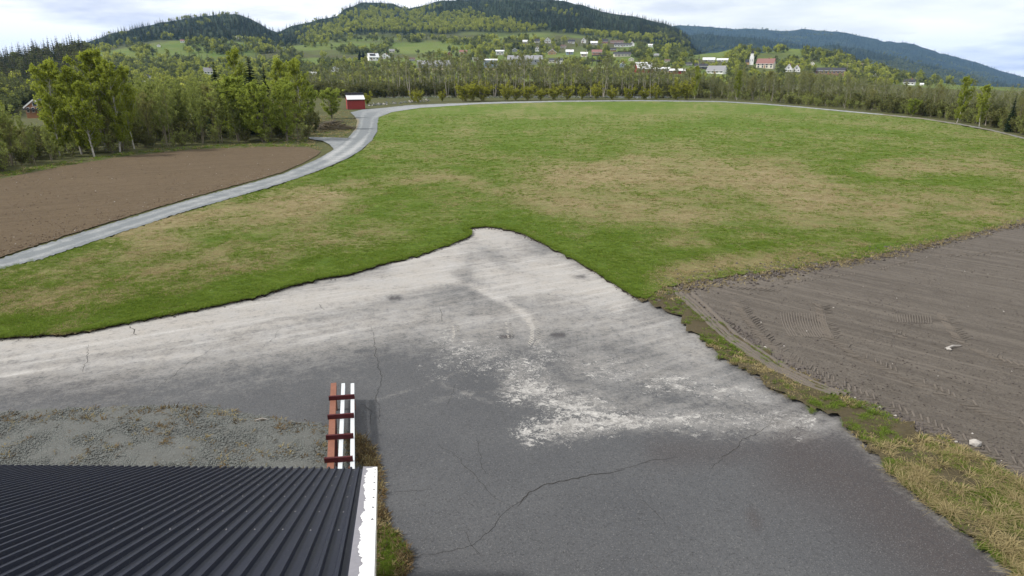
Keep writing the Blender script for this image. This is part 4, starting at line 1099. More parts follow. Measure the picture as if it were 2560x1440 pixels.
W, D, Wh, Rh = h['_dims']
sp_ = MB(); sl = math.atan2(Rh, D / 2)
Mx = Matrix.Translation((0, -D / 4, Wh + Rh / 2 + .26)) @ Matrix.Rotation(sl, 4, 'X')
sp_.box(-W * .36, W * .20, -D * .2, D * .2, -.04, .06, Mx); sp_.build('solar_panel', M['r_black'], h)
house(963, 21, 147, 5, 8, 'white gabled house next to the farmhouse with solar panels', 'gable', rm='r_light', nwin=3, yaw=-10)
house(522, 22, 186, 8, 9, 'white house with grey roof seen between the left birches and spruces', 'eave', rm='r_grey', nwin=3)
house(372, 22, 197, 6, 5, 'white farmhouse right of the tall left birches', 'eave', rm='r_black', nwin=3)
house(366, 24, 212, 5, 4, 'low white outbuilding below the white farmhouse right of the birches', 'eave', rm='r_light', nwin=2, chimney=False)
house(456, 10, 106, 4, 3, 'tiny white house high on the left meadow below the dark hill', 'eave', rm='r_red', nwin=2)
house(397, 9, 117, 3, 3, 'tiny white house at the upper edge of the left meadow', 'gable', nwin=1)
house(598, 18, 97, 3, 3, 'small white house at the forest edge below the left mountain', 'eave', rm='r_light', nwin=3)
house(782, 18, 187, 4, 4, 'small white shed right of the tall birches', 'eave', rm='r_light', nwin=2)
house(838, 20, 180, 8, 6, 'white house half hidden by riverside trees above the red shed', 'gable', nwin=2)
house(1085, 88, 168, 8, 9, 'long grey school-like building with dark roof behind the riverside trees', 'eave', wm='w_grey', rm='r_grey', nwin=9, chimney=False, depth=14)
house(1124, 14, 140, 6, 6, 'small red house on the slope above the long grey building', 'gable', wm='w_red', rm='r_brown', nwin=2)
house(1158, 20, 134, 4, 5, 'dark red-roofed house on the meadow above the village', 'eave', wm='w_cream', rm='r_red', nwin=2)
house(1250, 22, 137, 9, 3, 'white two-storey block with dark windows above the long factory', 'eave', rm='r_light', nwin=2, chimney=False)
house(1226, 36, 168, 18, 3, 'grey and white flat-roofed hall left of the long factory', 'eave', wm='w_blue', rm='r_light', nwin=3, chimney=False)
house(1312, 92, 160, 12, 10, 'long factory hall with pale roof edge in the village centre', 'eave', wm='w_grey', rm='r_grey', nwin=8, chimney=False, depth=18)
house(1343, 10, 128, 7, 4, 'narrow white house above the long factory', 'gable', nwin=2)
house(1380, 22, 136, 5, 8, 'ochre gabled house right of the narrow white house', 'gable', wm='w_ochre', rm='r_brown', nwin=2)
house(1390, 36, 156, 5, 5, 'dark-roofed house with white fascia right of the long factory', 'eave', wm='w_cream', rm='r_black', nwin=4, yaw=-12)
house(1424, 20, 136, 7, 5, 'blue-grey house between the ochre house and the timber frame', 'eave', wm='w_blue', rm='r_light', nwin=2)
house(1460, 18, 142, 8, 4, 'pale house left of the dark spruce in the village', 'eave', wm='w_cream', rm='r_light', nwin=2)
house(1492, 26, 136, 6, 6, 'red-walled house behind the timber frame', 'eave', wm='w_pink', rm='r_red', nwin=3)
house(1555, 44, 141, 6, 5, 'long low house with dark roof right of the timber frame', 'eave', wm='w_cream', rm='r_black', nwin=5, yaw=6)
house(1556, 14, 168, 7, 5, 'grey gabled garage left of the red barn', 'gable', wm='w_blue', rm='r_grey', nwin=1)
house(1608, 44, 181, 11, 15, 'red barn with pale metal roof in the village', 'eave', wm='w_red', rm='r_light', nwin=3, name='barn', cat='barn', yaw=22, chimney=False)
house(1655, 40, 178, 6, 4, 'low grey building beside the red barn', 'eave', wm='w_grey', rm='r_light', nwin=4, chimney=False)
house(1692, 42, 184, 8, 4, 'low red building with white roof right of the red barn', 'eave', wm='w_red', rm='r_light', nwin=3, chimney=False)
house(1752, 32, 172, 7, 6, 'dark building behind the grey-roofed hall', 'eave', wm='w_dark', rm='r_black', nwin=3)
house(1792, 46, 184, 8, 12, 'white hall with dark grey roof at the right end of the village', 'eave', wm='w_white', rm='r_grey', nwin=4, yaw=-18, chimney=False)
house(1772, 30, 152, 3, 5, 'left part of the long white farm building below the green knoll', 'eave', rm='r_light', nwin=3, chimney=False)
house(1806, 28, 154, 4, 4, 'right part of the long white farm building below the green knoll', 'eave', rm='r_light', nwin=3, chimney=False)
house(1914, 44, 170, 12, 12, 'big cream house with red roof beside the church', 'eave', wm='w_cream', rm='r_red', nwin=4, yaw=-12, rows=2)
house(1971, 20, 179, 6, 13, 'left gable of the white twin-gabled house right of the church', 'gable', nwin=2)
house(1991, 18, 179, 6, 10, 'right gable of the white twin-gabled house', 'gable', nwin=2)
house(2072, 78, 186, 10, 7, 'long brick building with black roof behind the alder row', 'eave', wm='w_brick', rm='r_black', nwin=8, chimney=False, yaw=-8)
house(2187, 9, 190, 4, 3, 'tiny white house at the foot of the bare mound', 'gable', nwin=1)
house(2273, 26, 212, 7, 7, 'white house with dark roof right of the bare mound', 'eave', nwin=3, yaw=-10)
house(2304, 9, 214, 3, 3, 'small white garage beside the white house right of the mound', 'eave', rm='r_light', nwin=1, chimney=False)
for i, (px, w, b, wh, rh, o, wm, rm, lab) in enumerate(((1313, 13, 107, 3, 4, 'eave', 'w_cream', 'r_light', 'pale house at the left end of the upper village row'), (1342, 14, 106, 4, 5, 'eave', 'w_white', 'r_black', 'second house from the left in the upper village row'),
        (1369, 17, 107, 5, 8, 'gable', 'w_white', 'r_black', 'white gabled house third from the left in the upper village row'), (1428, 18, 108, 4, 5, 'eave', 'w_white', 'r_black', 'white dark-roofed house in the middle of the upper village row'),
        (1459, 13, 107, 5, 7, 'gable', 'w_white', 'r_black', 'white gabled house above the dark village spruce'), (1485, 18, 111, 4, 4, 'eave', 'w_white', 'r_light', 'white house right of the dark village spruce in the upper row'),
        (1512, 16, 107, 4, 5, 'eave', 'w_pink', 'r_black', 'pinkish house in the upper village row'), (1542, 34, 109, 3, 5, 'eave', 'w_pink', 'r_brown', 'long brownish house in the upper village row behind the white terrace'),
        (1557, 46, 117, 5, 4, 'eave', 'w_white', 'r_black', 'long white terrace with black roof in the upper village row'), (1580, 12, 115, 5, 6, 'gable', 'w_white', 'r_black', 'small white gabled house right of the long terrace'),
        (1626, 12, 117, 4, 3, 'eave', 'w_white', 'r_light', 'last white house at the right end of the upper village row'))):
    house(px, w, b, wh, rh, lab, o, wm, rm, max(1, w // 7))
for px, w, b, wh, rh, o, wm, rm, lab in [(980, 14, 131, 4, 4, 'eave', 'w_cream', 'r_grey', 'small muted house right of the white gabled farm'), (1030, 16, 152, 4, 4, 'eave', 'w_grey', 'r_brown', 'small grey-brown house above the left end of the long grey building'), (1190, 18, 153, 5, 4, 'eave', 'w_cream', 'r_grey', 'small cream house right of the long grey building'), (1287, 13, 129, 4, 4, 'gable', 'w_grey', 'r_black', 'small grey gabled house above the left end of the factory'), (1408, 15, 120, 4, 4, 'eave', 'w_cream', 'r_brown', 'small cream house just below the upper village row'), (1533, 15, 128, 4, 4, 'eave', 'w_brown', 'r_black', 'small brown house above the long low dark-roofed house'), (1578, 14, 152, 4, 4, 'gable', 'w_cream', 'r_grey', 'small cream gabled house above the red barn'), (1640, 14, 142, 4, 4, 'eave', 'w_grey', 'r_grey', 'small grey house on the slope above the low red building'), (1668, 14, 156, 4, 4, 'eave', 'w_cream', 'r_brown', 'small cream house above the low red building with white roof'), (1722, 16, 164, 4, 4, 'eave', 'w_grey', 'r_black', 'small grey house left of the dark hall building'), (2030, 12, 163, 4, 4, 'gable', 'w_cream', 'r_brown', 'small cream house above the left end of the long brick building')]:
    house(px, w, b, wh, rh, lab, o, wm, rm, 2, chimney=False)
# timber lodge on the left
lod = house(106, 52, 279, 13, 19, 'brown timber lodge with white barge boards before the dark wood', 'gable', wm='w_brown', rm='r_black', nwin=4, rows=2, yaw=-28, rat=210, name='timber_lodge', cat='lodge', chimney=False)
W, D, Wh, Rh = lod['_dims']
MB().box(-W * .5, W * .5, -D / 2 - 1.4, -D / 2, Wh * .45, Wh * .55).box(-W * .5, W * .5, -D / 2 - 1.4, -D / 2 - 1.3, Wh * .55, Wh * .8).build('balcony', M['w_dark'], lod)
# church
x, y, z, r = (float(q[0]) for q in hit(1878, 162, 240)); k = (y * CP) / F
ch = empty('church', (x, y, z), -math.atan2(x, y)); tag(ch, 'white church with square tower and dark spire on the village edge', 'church')
u = k
MB().box(-5 * u, 5 * u, -4 * u, 4 * u, -3, 20 * u).build('tower', M['w_white'], ch)
MB().box(-3.6 * u, 3.6 * u, -3 * u, 3 * u, 20 * u, 27 * u).build('belfry', M['w_white'], ch)
MB().add([(-4.2 * u, -3.5 * u, 27 * u), (4.2 * u, -3.5 * u, 27 * u), (4.2 * u, 3.5 * u, 27 * u), (-4.2 * u, 3.5 * u, 27 * u), (0, 0, 36 * u)], [(0, 1, 4), (1, 2, 4), (2, 3, 4), (3, 0, 4)]).build('spire', M['r_black'], ch)
MB().add([(-14 * u, -5 * u, -3), (-5 * u, -5 * u, -3), (-5 * u, 5 * u, -3), (-14 * u, 5 * u, -3), (-14 * u, -5 * u, 7 * u), (-5 * u, -5 * u, 7 * u), (-5 * u, 5 * u, 7 * u), (-14 * u, 5 * u, 7 * u), (-14 * u, 0, 12 * u), (-5 * u, 0, 12 * u)],
         [(0, 1, 5, 4), (2, 3, 7, 6), (1, 2, 6, 9, 5), (3, 0, 4, 8, 7)]).build('nave', M['w_ochre'], ch)
MB().add([(-15 * u, -6 * u, 6.2 * u), (-5 * u, -6 * u, 6.2 * u), (-5 * u, 0, 12.6 * u), (-15 * u, 0, 12.6 * u), (-15 * u, 6 * u, 6.2 * u), (-5 * u, 6 * u, 6.2 * u)], [(0, 1, 2, 3), (3, 2, 5, 4)]).build('roof', M['r_black'], ch)
for i in (-1, 1):
    MB().box(i * 2.2 * u - .5 * u, i * 2.2 * u + .5 * u, -4.15 * u, -3.9 * u, 8 * u, 13 * u).build('window', M['pane'], ch)
# bare timber frame of a building going up
x, y, z, r = (float(q[0]) for q in hit(1506, 164, 240)); k = (y * CP) / F
tf = empty('timber_skeleton', (x, y, z), -math.atan2(x, y)); tag(tf, 'bare dark timber frame of a hall left of the red barn', 'frame')
for i, gx in enumerate((-26, -14, -2, 10, 22)):
    top = 24 if i < 4 else 16
    for gy in (-6, 6):
        MB().beam((gx * k, gy * k, -2), (gx * k, gy * k, top * k), .5, .5).build('post', M['w_dark'], tf)
for gy in (-6, 6):
    MB().beam((-27 * k, gy * k, 24 * k), (10 * k, gy * k, 24 * k), .6, .7).build('beam', M['w_dark'], tf)
    MB().beam((10 * k, gy * k, 24 * k), (24 * k, gy * k, 15 * k), .6, .7).build('beam', M['w_dark'], tf)
    MB().beam((-27 * k, gy * k, 12 * k), (24 * k, gy * k, 12 * k), .4, .5).build('beam', M['w_dark'], tf)
# dark trees in the village
for px, b, wpx, hpx, lab, pr in ((1473, 124, 12, 24, 'dark conical spruce standing in the village centre', PS), (900, 150, 16, 27, 'dark tree left of the white farmhouse, left of its round neighbour', PS), (909, 150, 22, 24, 'dark round tree touching the white farmhouse', PS),
                                (1331, 132, 10, 20, 'dark slim spruce above the long factory', PS), (1888, 160, 10, 26, 'dark spruce right behind the church tower', PS), (1996, 172, 12, 22, 'dark spruce behind the twin-gabled house', PS),
                                (2174, 190, 6, 12, 'small dark spruce beside the tiny house at the mound', PS), (2140, 155, 5, 12, 'small dark spruce on the ridge above the bare mound', PS)):
    x, y, z, r = (float(q[0]) for q in hit(px, b, 240)); k = (y * CP) / F
    tree_at('spruce_tree', pr, x, y, hpx * k, lab, 'spruce', None, max(.6, (wpx / hpx) / .4), z)
# a white van parked by the dark-roofed house
def van(px, b, wpx, label, mat):
    x, y, z, r = (float(q[0]) for q in hit(px, b, 240)); k = (y * CP) / F; L = wpx * k
    e = empty('parked_van', (x, y, z + .05), -math.atan2(x, y)); tag(e, label, 'van')
    hh = L * .40
    MB().add([(-L / 2, -1, .35), (L / 2, -1, .35), (L / 2, -1, hh * .55), (L * .33, -1, hh), (-L / 2, -1, hh), (-L / 2, 1, .35), (L / 2, 1, .35), (L / 2, 1, hh * .55), (L * .33, 1, hh), (-L / 2, 1, hh)],
             [(0, 1, 2, 3, 4), (9, 8, 7, 6, 5), (0, 5, 6, 1), (1, 6, 7, 2), (2, 7, 8, 3), (3, 8, 9, 4), (4, 9, 5, 0)]).build('body', mat, e)
    MB().box(L * .12, L * .36, -1.03, -.99, hh * .58, hh * .9).build('window', M['pane'], e)
    for sx in (-.3, .32):
        for sy in (-1, 1):
            MB().tube([(sx * L, sy * .85, .36), (sx * L, sy * 1.02, .36)], [.36, .36], 10).build('wheel', M['w_dark'], e)
van(1402, 163, 24, 'white van parked right of the long factory', M['w_white'])
van(1108, 171, 12, 'white van parked before the long grey building', M['w_white'])
van(1425, 159, 11, 'small pale van parked beside the white van', M['w_blue'])

# poles in the village
for px, b, t, lab in ((1746, 172, 146, 'pale mast left of the white hall at the village end'), (1466, 152, 123, 'pale pole beside the dark village spruce'), (1032, 178, 160, 'utility pole left of the long grey building'), (1260, 140, 112, 'utility pole above the white two-storey block'), (2116, 182, 158, 'utility pole at the right end of the long brick building')):
    x, y, z, r = (float(q[0]) for q in hit(px, b, 240)); hh = float(z_at((px, t), r)) - z
    e = empty('utility_pole', (x, y, z)); tag(e, lab, 'pole')
    MB().tube([(0, 0, -1), (0, 0, hh)], [.22, .15], 6).build('post', M['bark_light'], e)
    MB().beam((-.9, 0, hh * .93), (.9, 0, hh * .93), .16, .16).build('crossarm', M['bark_light'], e)

# ------------------------------------------------------------------ red shed by the road
def red_shed():
    x, y = (float(q) for q in gp(889, 272.5)); k = (y * CP + H * SP) / F
    e = empty('red_shed', (x, y, 0), -math.atan2(x, y) + math.radians(7)); tag(e, 'red board shed with white roof strip beside the gravel road', 'shed')
    W = 41 * k; D = 3.0; Wh = 24 * k; Rh = 10 * k; n = 22; yr = D * .12
    MB().box(-W / 2 + .03, W / 2 - .03, -D / 2 + .03, D / 2 - .03, 0.02, Wh).build('wall', M['w_red'], e)
    bm_ = MB().box(-W / n / 2 + .008, W / n / 2 - .008, -.03, 0, 0, Wh).mesh('board', M['w_red'])
    for i in range(n):
        o = link('board', bm_, None, e); o.location = (-W / 2 + W * (i + .5) / n, -D / 2 + .03 - .012 * (i % 2), .03)
    for sx in (-1, 1):
        MB().add([(sx * W / 2, -D / 2, Wh), (sx * W / 2, D / 2, Wh), (sx * W / 2, yr, Wh + Rh), (sx * (W / 2 - .04), -D / 2, Wh), (sx * (W / 2 - .04), D / 2, Wh), (sx * (W / 2 - .04), yr, Wh + Rh)], [(0, 1, 2), (5, 4, 3), (0, 3, 4, 1), (1, 4, 5, 2), (2, 5, 3, 0)]).build('gable', M['w_red'], e)
    s = Rh / (yr + D / 2)
    rf = MB().add([(-W / 2 - .12, -D / 2 - .18, Wh - .18 * s), (W / 2 + .12, -D / 2 - .18, Wh - .18 * s), (W / 2 + .12, yr, Wh + Rh), (-W / 2 - .12, yr, Wh + Rh), (-W / 2 - .12, -D / 2 - .18, Wh - .18 * s + .08), (W / 2 + .12, -D / 2 - .18, Wh - .18 * s + .08), (W / 2 + .12, yr, Wh + Rh + .08), (-W / 2 - .12, yr, Wh + Rh + .08)],
                   [(3, 2, 1, 0), (4, 5, 6, 7), (0, 1, 5, 4), (1, 2, 6, 5), (2, 3, 7, 6), (3, 0, 4, 7)]).build('roof', M['r_light'], e)
    MB().beam((-W / 2 - .2, yr - .05, Wh + Rh + .22), (W / 2 + .16, yr - .05, Wh + Rh + .22), .5, .40).build('ridge_cap', M['r_black'], rf)
    MB().beam((-W / 2 - .12, -D / 2 - .2, Wh - .1), (W / 2 + .12, -D / 2 - .2, Wh - .1), .05, .14).build('fascia', M['w_dark'], rf)
    MB().add([(-W / 2 - .12, yr, Wh + Rh), (W / 2 + .12, yr, Wh + Rh), (W / 2 + .12, D / 2 + .15, Wh), (-W / 2 - .12, D / 2 + .15, Wh)], [(0, 1, 2, 3)]).build('back_slope', M['r_black'], rf)
    MB().box(-W / 2 - .07, -W / 2 + .05, -D / 2 - .05, -D / 2 + .05, 0, Wh).build('corner_board', M['w_dark'], e)
    MB().box(W / 2 - .05, W / 2 + .07, -D / 2 - .05, -D / 2 + .05, 0, Wh).build('corner_board', M['w_red'], e)
red_shed()

# ------------------------------------------------------------------ metal-roofed building in the lower left
M['roof_metal'] = None
def mat_roof():
    m, n, l = new_mat('dark_blue_grey_coated_steel')
    tc = n.new('ShaderNodeTexCoord')
    a = N_noise(n, l, 1.6, 5, .65, tc.outputs['Object']); b = N_noise(n, l, 40, 3, .7, tc.outputs['Object'])
    col = N_mix(n, l, a, (.007, .010, .021), (.013, .016, .031))
    col = N_mix(n, l, N_ramp(n, l, b, .62, .75), col, (.075, .078, .085))
    N_out(n, l, col, N_mix(n, l, a, (.5, .5, .5), (.65, .65, .65)), N_bump(n, l, b, .12, .004), .25)
    return m
M['roof_metal'] = mat_roof()
M['flash_white'] = plain('weathered_white_flashing', (.80, .80, .80), .55, .06, 1.2, spec=.4)
M['flash_dark'] = plain('grey_primer_on_flashing', (.23, .225, .25), .6, .2, 3)
M['cream_board'] = plain('cream_barge_board', (.50, .47, .40), .8, .2, 3)
M['screw'] = plain('steel_screw', (.15, .15, .16), .4, .2, 5, metal=.6)
E0 = gpv(911, 1172, 2.2)                    # eave corner of the ribbed sheet
_d = ray(931, 1000); RIB = Vector((float(_d[0]), float(_d[1]), float(_d[2]))); RIB.normalize()     # down the slope
EAVE = Vector((-1, 0.012, 0)).normalized()
NRM = EAVE.cross(-RIB).normalized()
if NRM.z < 0: NRM = -NRM
LEN, PITCH_R, NRIB = 7.6, 0.113, 107
bld = empty('metal_roofed_building', (E0.x, E0.y, 0)); tag(bld, 'low building with dark ribbed metal roof in the lower left corner', 'building')
Eo = Vector((0, 0, E0.z))
def rp(s, t, h=0.0):
    """point on the roof: s metres along the eave to the left, t metres up the slope, h above it"""
    return Eo + EAVE * s - RIB * t + NRM * h
prof = []
for i in range(NRIB):
    s = i * PITCH_R
    prof += [(s, .0), (s + PITCH_R * .60, .0), (s + PITCH_R * .70, .030), (s + PITCH_R * .90, .030)]
vs = []; fs = []
tt = [0.0, LEN * .5, LEN]
for (s, hh) in prof:
    for t in tt: vs.append(rp(s, t, hh))
kk = len(tt)
for i in range(len(prof) - 1):
    for j in range(kk - 1): fs.append((i * kk + j, (i + 1) * kk + j, (i + 1) * kk + j + 1, i * kk + j + 1))
roof = link('roof', np_mesh('roof', vs, fs, M['roof_metal']), None, bld)
# underside and eave board
ml = MB(); wtot = NRIB * PITCH_R
ml.add([rp(0, .05, -.03), rp(wtot, .05, -.03), rp(wtot, LEN, -.03), rp(0, LEN, -.03), rp(0, .05, -.16), rp(wtot, .05, -.16), rp(wtot, LEN, -.16), rp(0, LEN, -.16)], [(0, 1, 2, 3), (7, 6, 5, 4), (0, 4, 5, 1), (1, 5, 6, 2), (2, 6, 7, 3), (3, 7, 4, 0)])
ml.build('roof_deck', M['cream_board'], roof)
# screws in rows
scm = MB(); 
for a in range(6):
    t0, t1 = 6.283 * a / 6, 6.283 * (a + 1) / 6
scv = [(0, 0, .012)] + [(.011 * math.cos(6.283 * a / 6), .011 * math.sin(6.283 * a / 6), 0.001) for a in range(6)]
scme = np_mesh('screw', scv, [(0, 1 + a, 1 + (a + 1) % 6) for a in range(6)], M['screw'])
q = NRM.to_track_quat('Z', 'Y')
ns = 0
for t in (.25, 1.15, 2.1, 3.1, 4.1, 5.0):
    for i in range(1, 60, 2):
        s = i * PITCH_R + PITCH_R * .30
        p = rp(s, t + random.uniform(-.02, .02), .001)
        o = link('screw', scme, None, roof); o.location = p; o.rotation_mode = 'QUATERNION'; o.rotation_quaternion = q; ns += 1
# barge flashing: primer sheet with the white coat left on its outer part
EX = -EAVE
FW = .195
def FWt(t): return FW - .0098 * t
fl = MB()
nn_ = 60
for j in range(nn_):
    t0, t1 = LEN * j / nn_, LEN * (j + 1) / nn_
    fl.add([rp(.02, t0, .034), rp(-FWt(t0), t0, .034), rp(-FWt(t1), t1, .034), rp(.02, t1, .034)], [(0, 1, 2, 3)])
fl.add([rp(-FWt(0), 0, .034), rp(-FWt(0), 0, -.02), rp(-FWt(LEN), LEN, -.02), rp(-FWt(LEN), LEN, .034)], [(0, 1, 2, 3)])
fl.add([rp(.02, 0, .034), rp(.02, 0, -.02), rp(-FW, 0, -.02), rp(-FW, 0, .034)], [(0, 1, 2, 3)])
flash = fl.build('barge_flashing', M['flash_dark'], bld)
rj = np.random.default_rng(4)
wc = MB(); prev = None
m_ = 150
for j in range(m_ + 1):
    t = .10 + (LEN - .1) * j / m_
    e_ = .030 + .012 * math.sin(t * 2.1) + .010 * math.sin(t * 9.3 + 1) + rj.normal() * .007 - (.05 if 1.25 < t < 1.45 else 0)
    if t < .35: e_ = .055 + (.35 - t) * .0 + .09 * (t - .10) / .25 * 0 + (.10 - .10 * min(1, (t - .1) / .3))
    e_ = max(.004, min(.15, e_)) 
    k = len(wc.v); wc.v += [tuple(rp(-e_ - .005, t, .038)), tuple(rp(-FWt(t), t, .038)), tuple(rp(-FWt(t) - .003, t, -.012))]
    if prev is not None: wc.f += [(prev, prev + 1, k + 1, k), (prev + 1, prev + 2, k + 2, k + 1)]
    prev = k
wc.build('white_coat', M['flash_white'], flash)
wc2 = MB().add([rp(-.03, 2.02, .0405), rp(-FWt(2.02), 2.02, .0405), rp(-FWt(2.035), 2.035, .0405), rp(-.03, 2.035, .0405)], [(0, 1, 2, 3)]); wc2.build('lap_joint', M['flash_dark'], flash)
for t in (.55, 1.0, 1.5, 2.1, 2.75, 3.4, 4.05, 4.7):
    o = link('screw', scme, None, flash); o.location = rp(-FWt(t) + .03, t, .039); o.rotation_mode = 'QUATERNION'; o.rotation_quaternion = q; o.scale = (1.2, 1.2, 1.2)
fw0, fw1 = FWt(.02), FWt(LEN)
bb = MB().add([rp(-fw0 + .02, .02, -.02), rp(-fw0 - .012, .02, -.02), rp(-fw1 - .012, LEN, -.02), rp(-fw1 + .02, LEN, -.02), rp(-fw0 + .02, .02, -.22), rp(-fw0 - .012, .02, -.22), rp(-fw1 - .012, LEN, -.22), rp(-fw1 + .02, LEN, -.22)],
              [(0, 1, 2, 3), (7, 6, 5, 4), (0, 4, 5, 1), (1, 5, 6, 2), (2, 6, 7, 3), (3, 7, 4, 0)])
bb.build('barge_board', M['cream_board'], bld)
# walls below, set back from the eaves
a0, a1, a2, a3 = rp(.10, .35), rp(wtot - .2, .35), rp(wtot - .2, LEN), rp(.10, LEN)
wb_ = MB().add([(a0.x, a0.y, 0), (a1.x, a1.y, 0), (a2.x, a2.y, 0), (a3.x, a3.y, 0), tuple(a0 - NRM * .17), tuple(a1 - NRM * .17), tuple(a2 - NRM * .17), tuple(a3 - NRM * .17)], [(0, 1, 5, 4), (1, 2, 6, 5), (2, 3, 7, 6), (3, 0, 4, 7)])
wb_.build('wall', M['w_red'], bld)

# ------------------------------------------------------------------ timber rack beyond the eave
M['beam_brown'] = plain('brown_stained_timber', (.20, .085, .055), .8, .35, 2.5, .2, stretch=(1, 1, 1))
M['beam_white'] = plain('white_painted_timber', (.50, .53, .55), .75, .15, 2.5, .15)
M['maroon'] = plain('maroon_stained_timber', (.062, .010, .012), .8, .3, 3, .2)
ZR = 0.45
c0 = gpv(850, 1200, ZR)
rack = empty('timber_rack', (c0.x, c0.y, 0)); tag(rack, 'timber rack of one brown and two white beams under four maroon crosspieces', 'rack')
def rk(px, py, z): return gpv(px, py, z) - Vector((c0.x, c0.y, 0))
MB().beam(rk(826, 1190, ZR), rk(834.5, 963, ZR), .135, .13).build('beam', M['beam_brown'], rack)['label'] = 'brown stained beam'
for x0, x1 in ((848, 858.5), (879.5, 881.5)):
    MB().beam(rk(x0 + 2, 1190, ZR), rk(x1, 963, ZR), .085, .11).build('beam', M['beam_white'], rack)['label'] = 'white painted beam'
for yy, xa, xb in ((993, 822, 886), (1040, 819, 885), (1091, 815, 883.5), (1148, 811, 882)):
    MB().beam(rk(xa, yy + 2.5, ZR + .115), rk(xb, yy - 2.0, ZR + .115), .05, .105).build('crosspiece', M['maroon'], rack)
MB().beam(rk(838, 1050, ZR - .09), rk(843, 1190, ZR - .12), .06, .06).build('brace', M['maroon'], rack)
for (px, py) in ((835, 985), (880.5, 985), (829, 1160), (876, 1160)):
    p = rk(px, py, ZR); MB().beam((p.x, p.y, .02), (p.x, p.y, ZR - .066), .09, .09).build('leg', M['beam_brown'], rack)

# ------------------------------------------------------------------ grass, stones, clods, prints, cracks
M['blade_green'] = leaf_mat('lawn_grass_blades', (0.080, 0.136, 0.016), (0.175, 0.238, 0.042), 0.40)
M['blade_dry'] = leaf_mat('dry_grass_blades', (0.165, 0.132, 0.060), (0.360, 0.300, 0.160), 0.30)
M['blade_brown'] = leaf_mat('dead_leaf_bits', (0.060, 0.042, 0.020), (0.150, 0.110, 0.060), 0.2)
M['stone_grey'] = plain('gravel_stone', (.150, .160, .150), .95, .6, 20, obj=False)
M['stone_pale'] = plain('pale_stone', (.33, .31, .285), .9, .2, 6)
M['clod_r'] = plain('grey_soil_clod', (.085, .073, .066), 1, .3, 6, obj=False)
M['clod_l'] = plain('brown_soil_clod', (.12, .085, .058), 1, .3, 6, obj=False)
M['ridge_soil'] = plain('printed_soil', (.112, .097, .082), 1, .25, 6, obj=False)
def tuft(name, seed, n, L, rad, mat, droop=0.5, segs=1, wid=.008, lean=.6):
    r = np.random.default_rng(seed); V = []; Fc = []
    for i in range(n):
        a = r.uniform(0, 6.283); q = r.uniform(0, 1) ** .5 * rad; b = a + r.normal() * .8
        x, y = math.cos(a) * q, math.sin(a) * q; l = L * r.uniform(.55, 1.2); ln = lean * r.uniform(.3, 1.3)
        d = np.array([math.cos(b), math.sin(b)]); s = np.array([-d[1], d[0]]) * wid * r.uniform(.7, 1.4)
        k = len(V)
        for j in range(segs + 1):
            t = j / segs
            hz = l * ln * t ** 1.3; z = l * (t - droop * t * t) * max(.25, 1 - ln * .45)
            c = np.array([x, y]) + d * hz; w = s * (1 - t * .85)
            V += [(c[0] - w[0], c[1] - w[1], z), (c[0] + w[0], c[1] + w[1], z)]
        for j in range(segs): Fc.append((k + 2 * j, k + 2 * j + 1, k + 2 * j + 3, k + 2 * j + 2))
    return np_mesh(name, np.array(V), np.array(Fc), mat)
def rock(name, seed, mat, flat=.7):
    r = np.random.default_rng(seed)
    P = [(0, 0, 1), (0, 0, -.6)] + [(math.cos(a), math.sin(a), z) for z, o in ((.45, 0), (-.25, .5)) for a in [(i + o) * 6.283 / 5 for i in range(5)]]
    P = [tuple(np.array(p) * r.uniform(.7, 1.2, 3) * np.array([.5, .5, .5 * flat])) for p in P]
    f = [(0, 2 + i, 2 + (i + 1) % 5) for i in range(5)] + [(2 + i, 7 + i, 2 + (i + 1) % 5) for i in range(5)] + [(7 + i, 7 + (i + 1) % 5, 2 + (i + 1) % 5) for i in range(5)] + [(1, 7 + (i + 1) % 5, 7 + i) for i in range(5)]
    return np_mesh(name, P, f, mat)
TG = [tuft('grass_tuft_%d' % s, s, 16, .13, .10, M['blade_green'], .35, 2, .010, .8) for s in (1, 2, 3)]
TD = [tuft('dry_tuft_%d' % s, s, 16, .14, .11, M['blade_dry'], .45, 2, .010, 1.0) for s in (4, 5, 6)]
TL = [tuft('long_dry_grass_%d' % s, s, 34, .62, .10, M['blade_dry'], .75, 4, .0075, .75) for s in (7, 8)]
TV = [tuft('long_green_grass_%d' % s, s, 30, .34, .10, M['blade_green'], .6, 3, .008, .6) for s in (9, 10)]
TB = [tuft('dead_leaves_%d' % s, s, 14, .10, .12, M['blade_brown'], .8, 1, .014, 1.4) for s in (11, 12)]
RG = [rock('gravel_stone_%d' % s, s, M['stone_grey']) for s in (1, 2, 3)]
RP = [rock('pale_stone_%d' % s, s, M['stone_pale']) for s in (4, 5)]
RCR = [rock('soil_clod_%d' % s, s, M['clod_r']) for s in (6, 7, 8)]
RCL = [rock('brown_clod_%d' % s, s, M['clod_l']) for s in (9, 10)]

def px_points(n, poly, seed, x0=-60, x1=2620, y0=250, y1=1460, z=0.1, keep=None):
    r = np.random.default_rng(seed)
    a = r.uniform(x0, x1, n); b = r.uniform(y0, y1, n)
    ok = inside(a, b, poly)
    if keep is not None: ok &= keep(a, b, r)
    a, b = a[ok], b[ok]
    x, y = gp(a, b, z)
    return a, b, np.stack([x, y, np.full(len(x), z)], -1), r
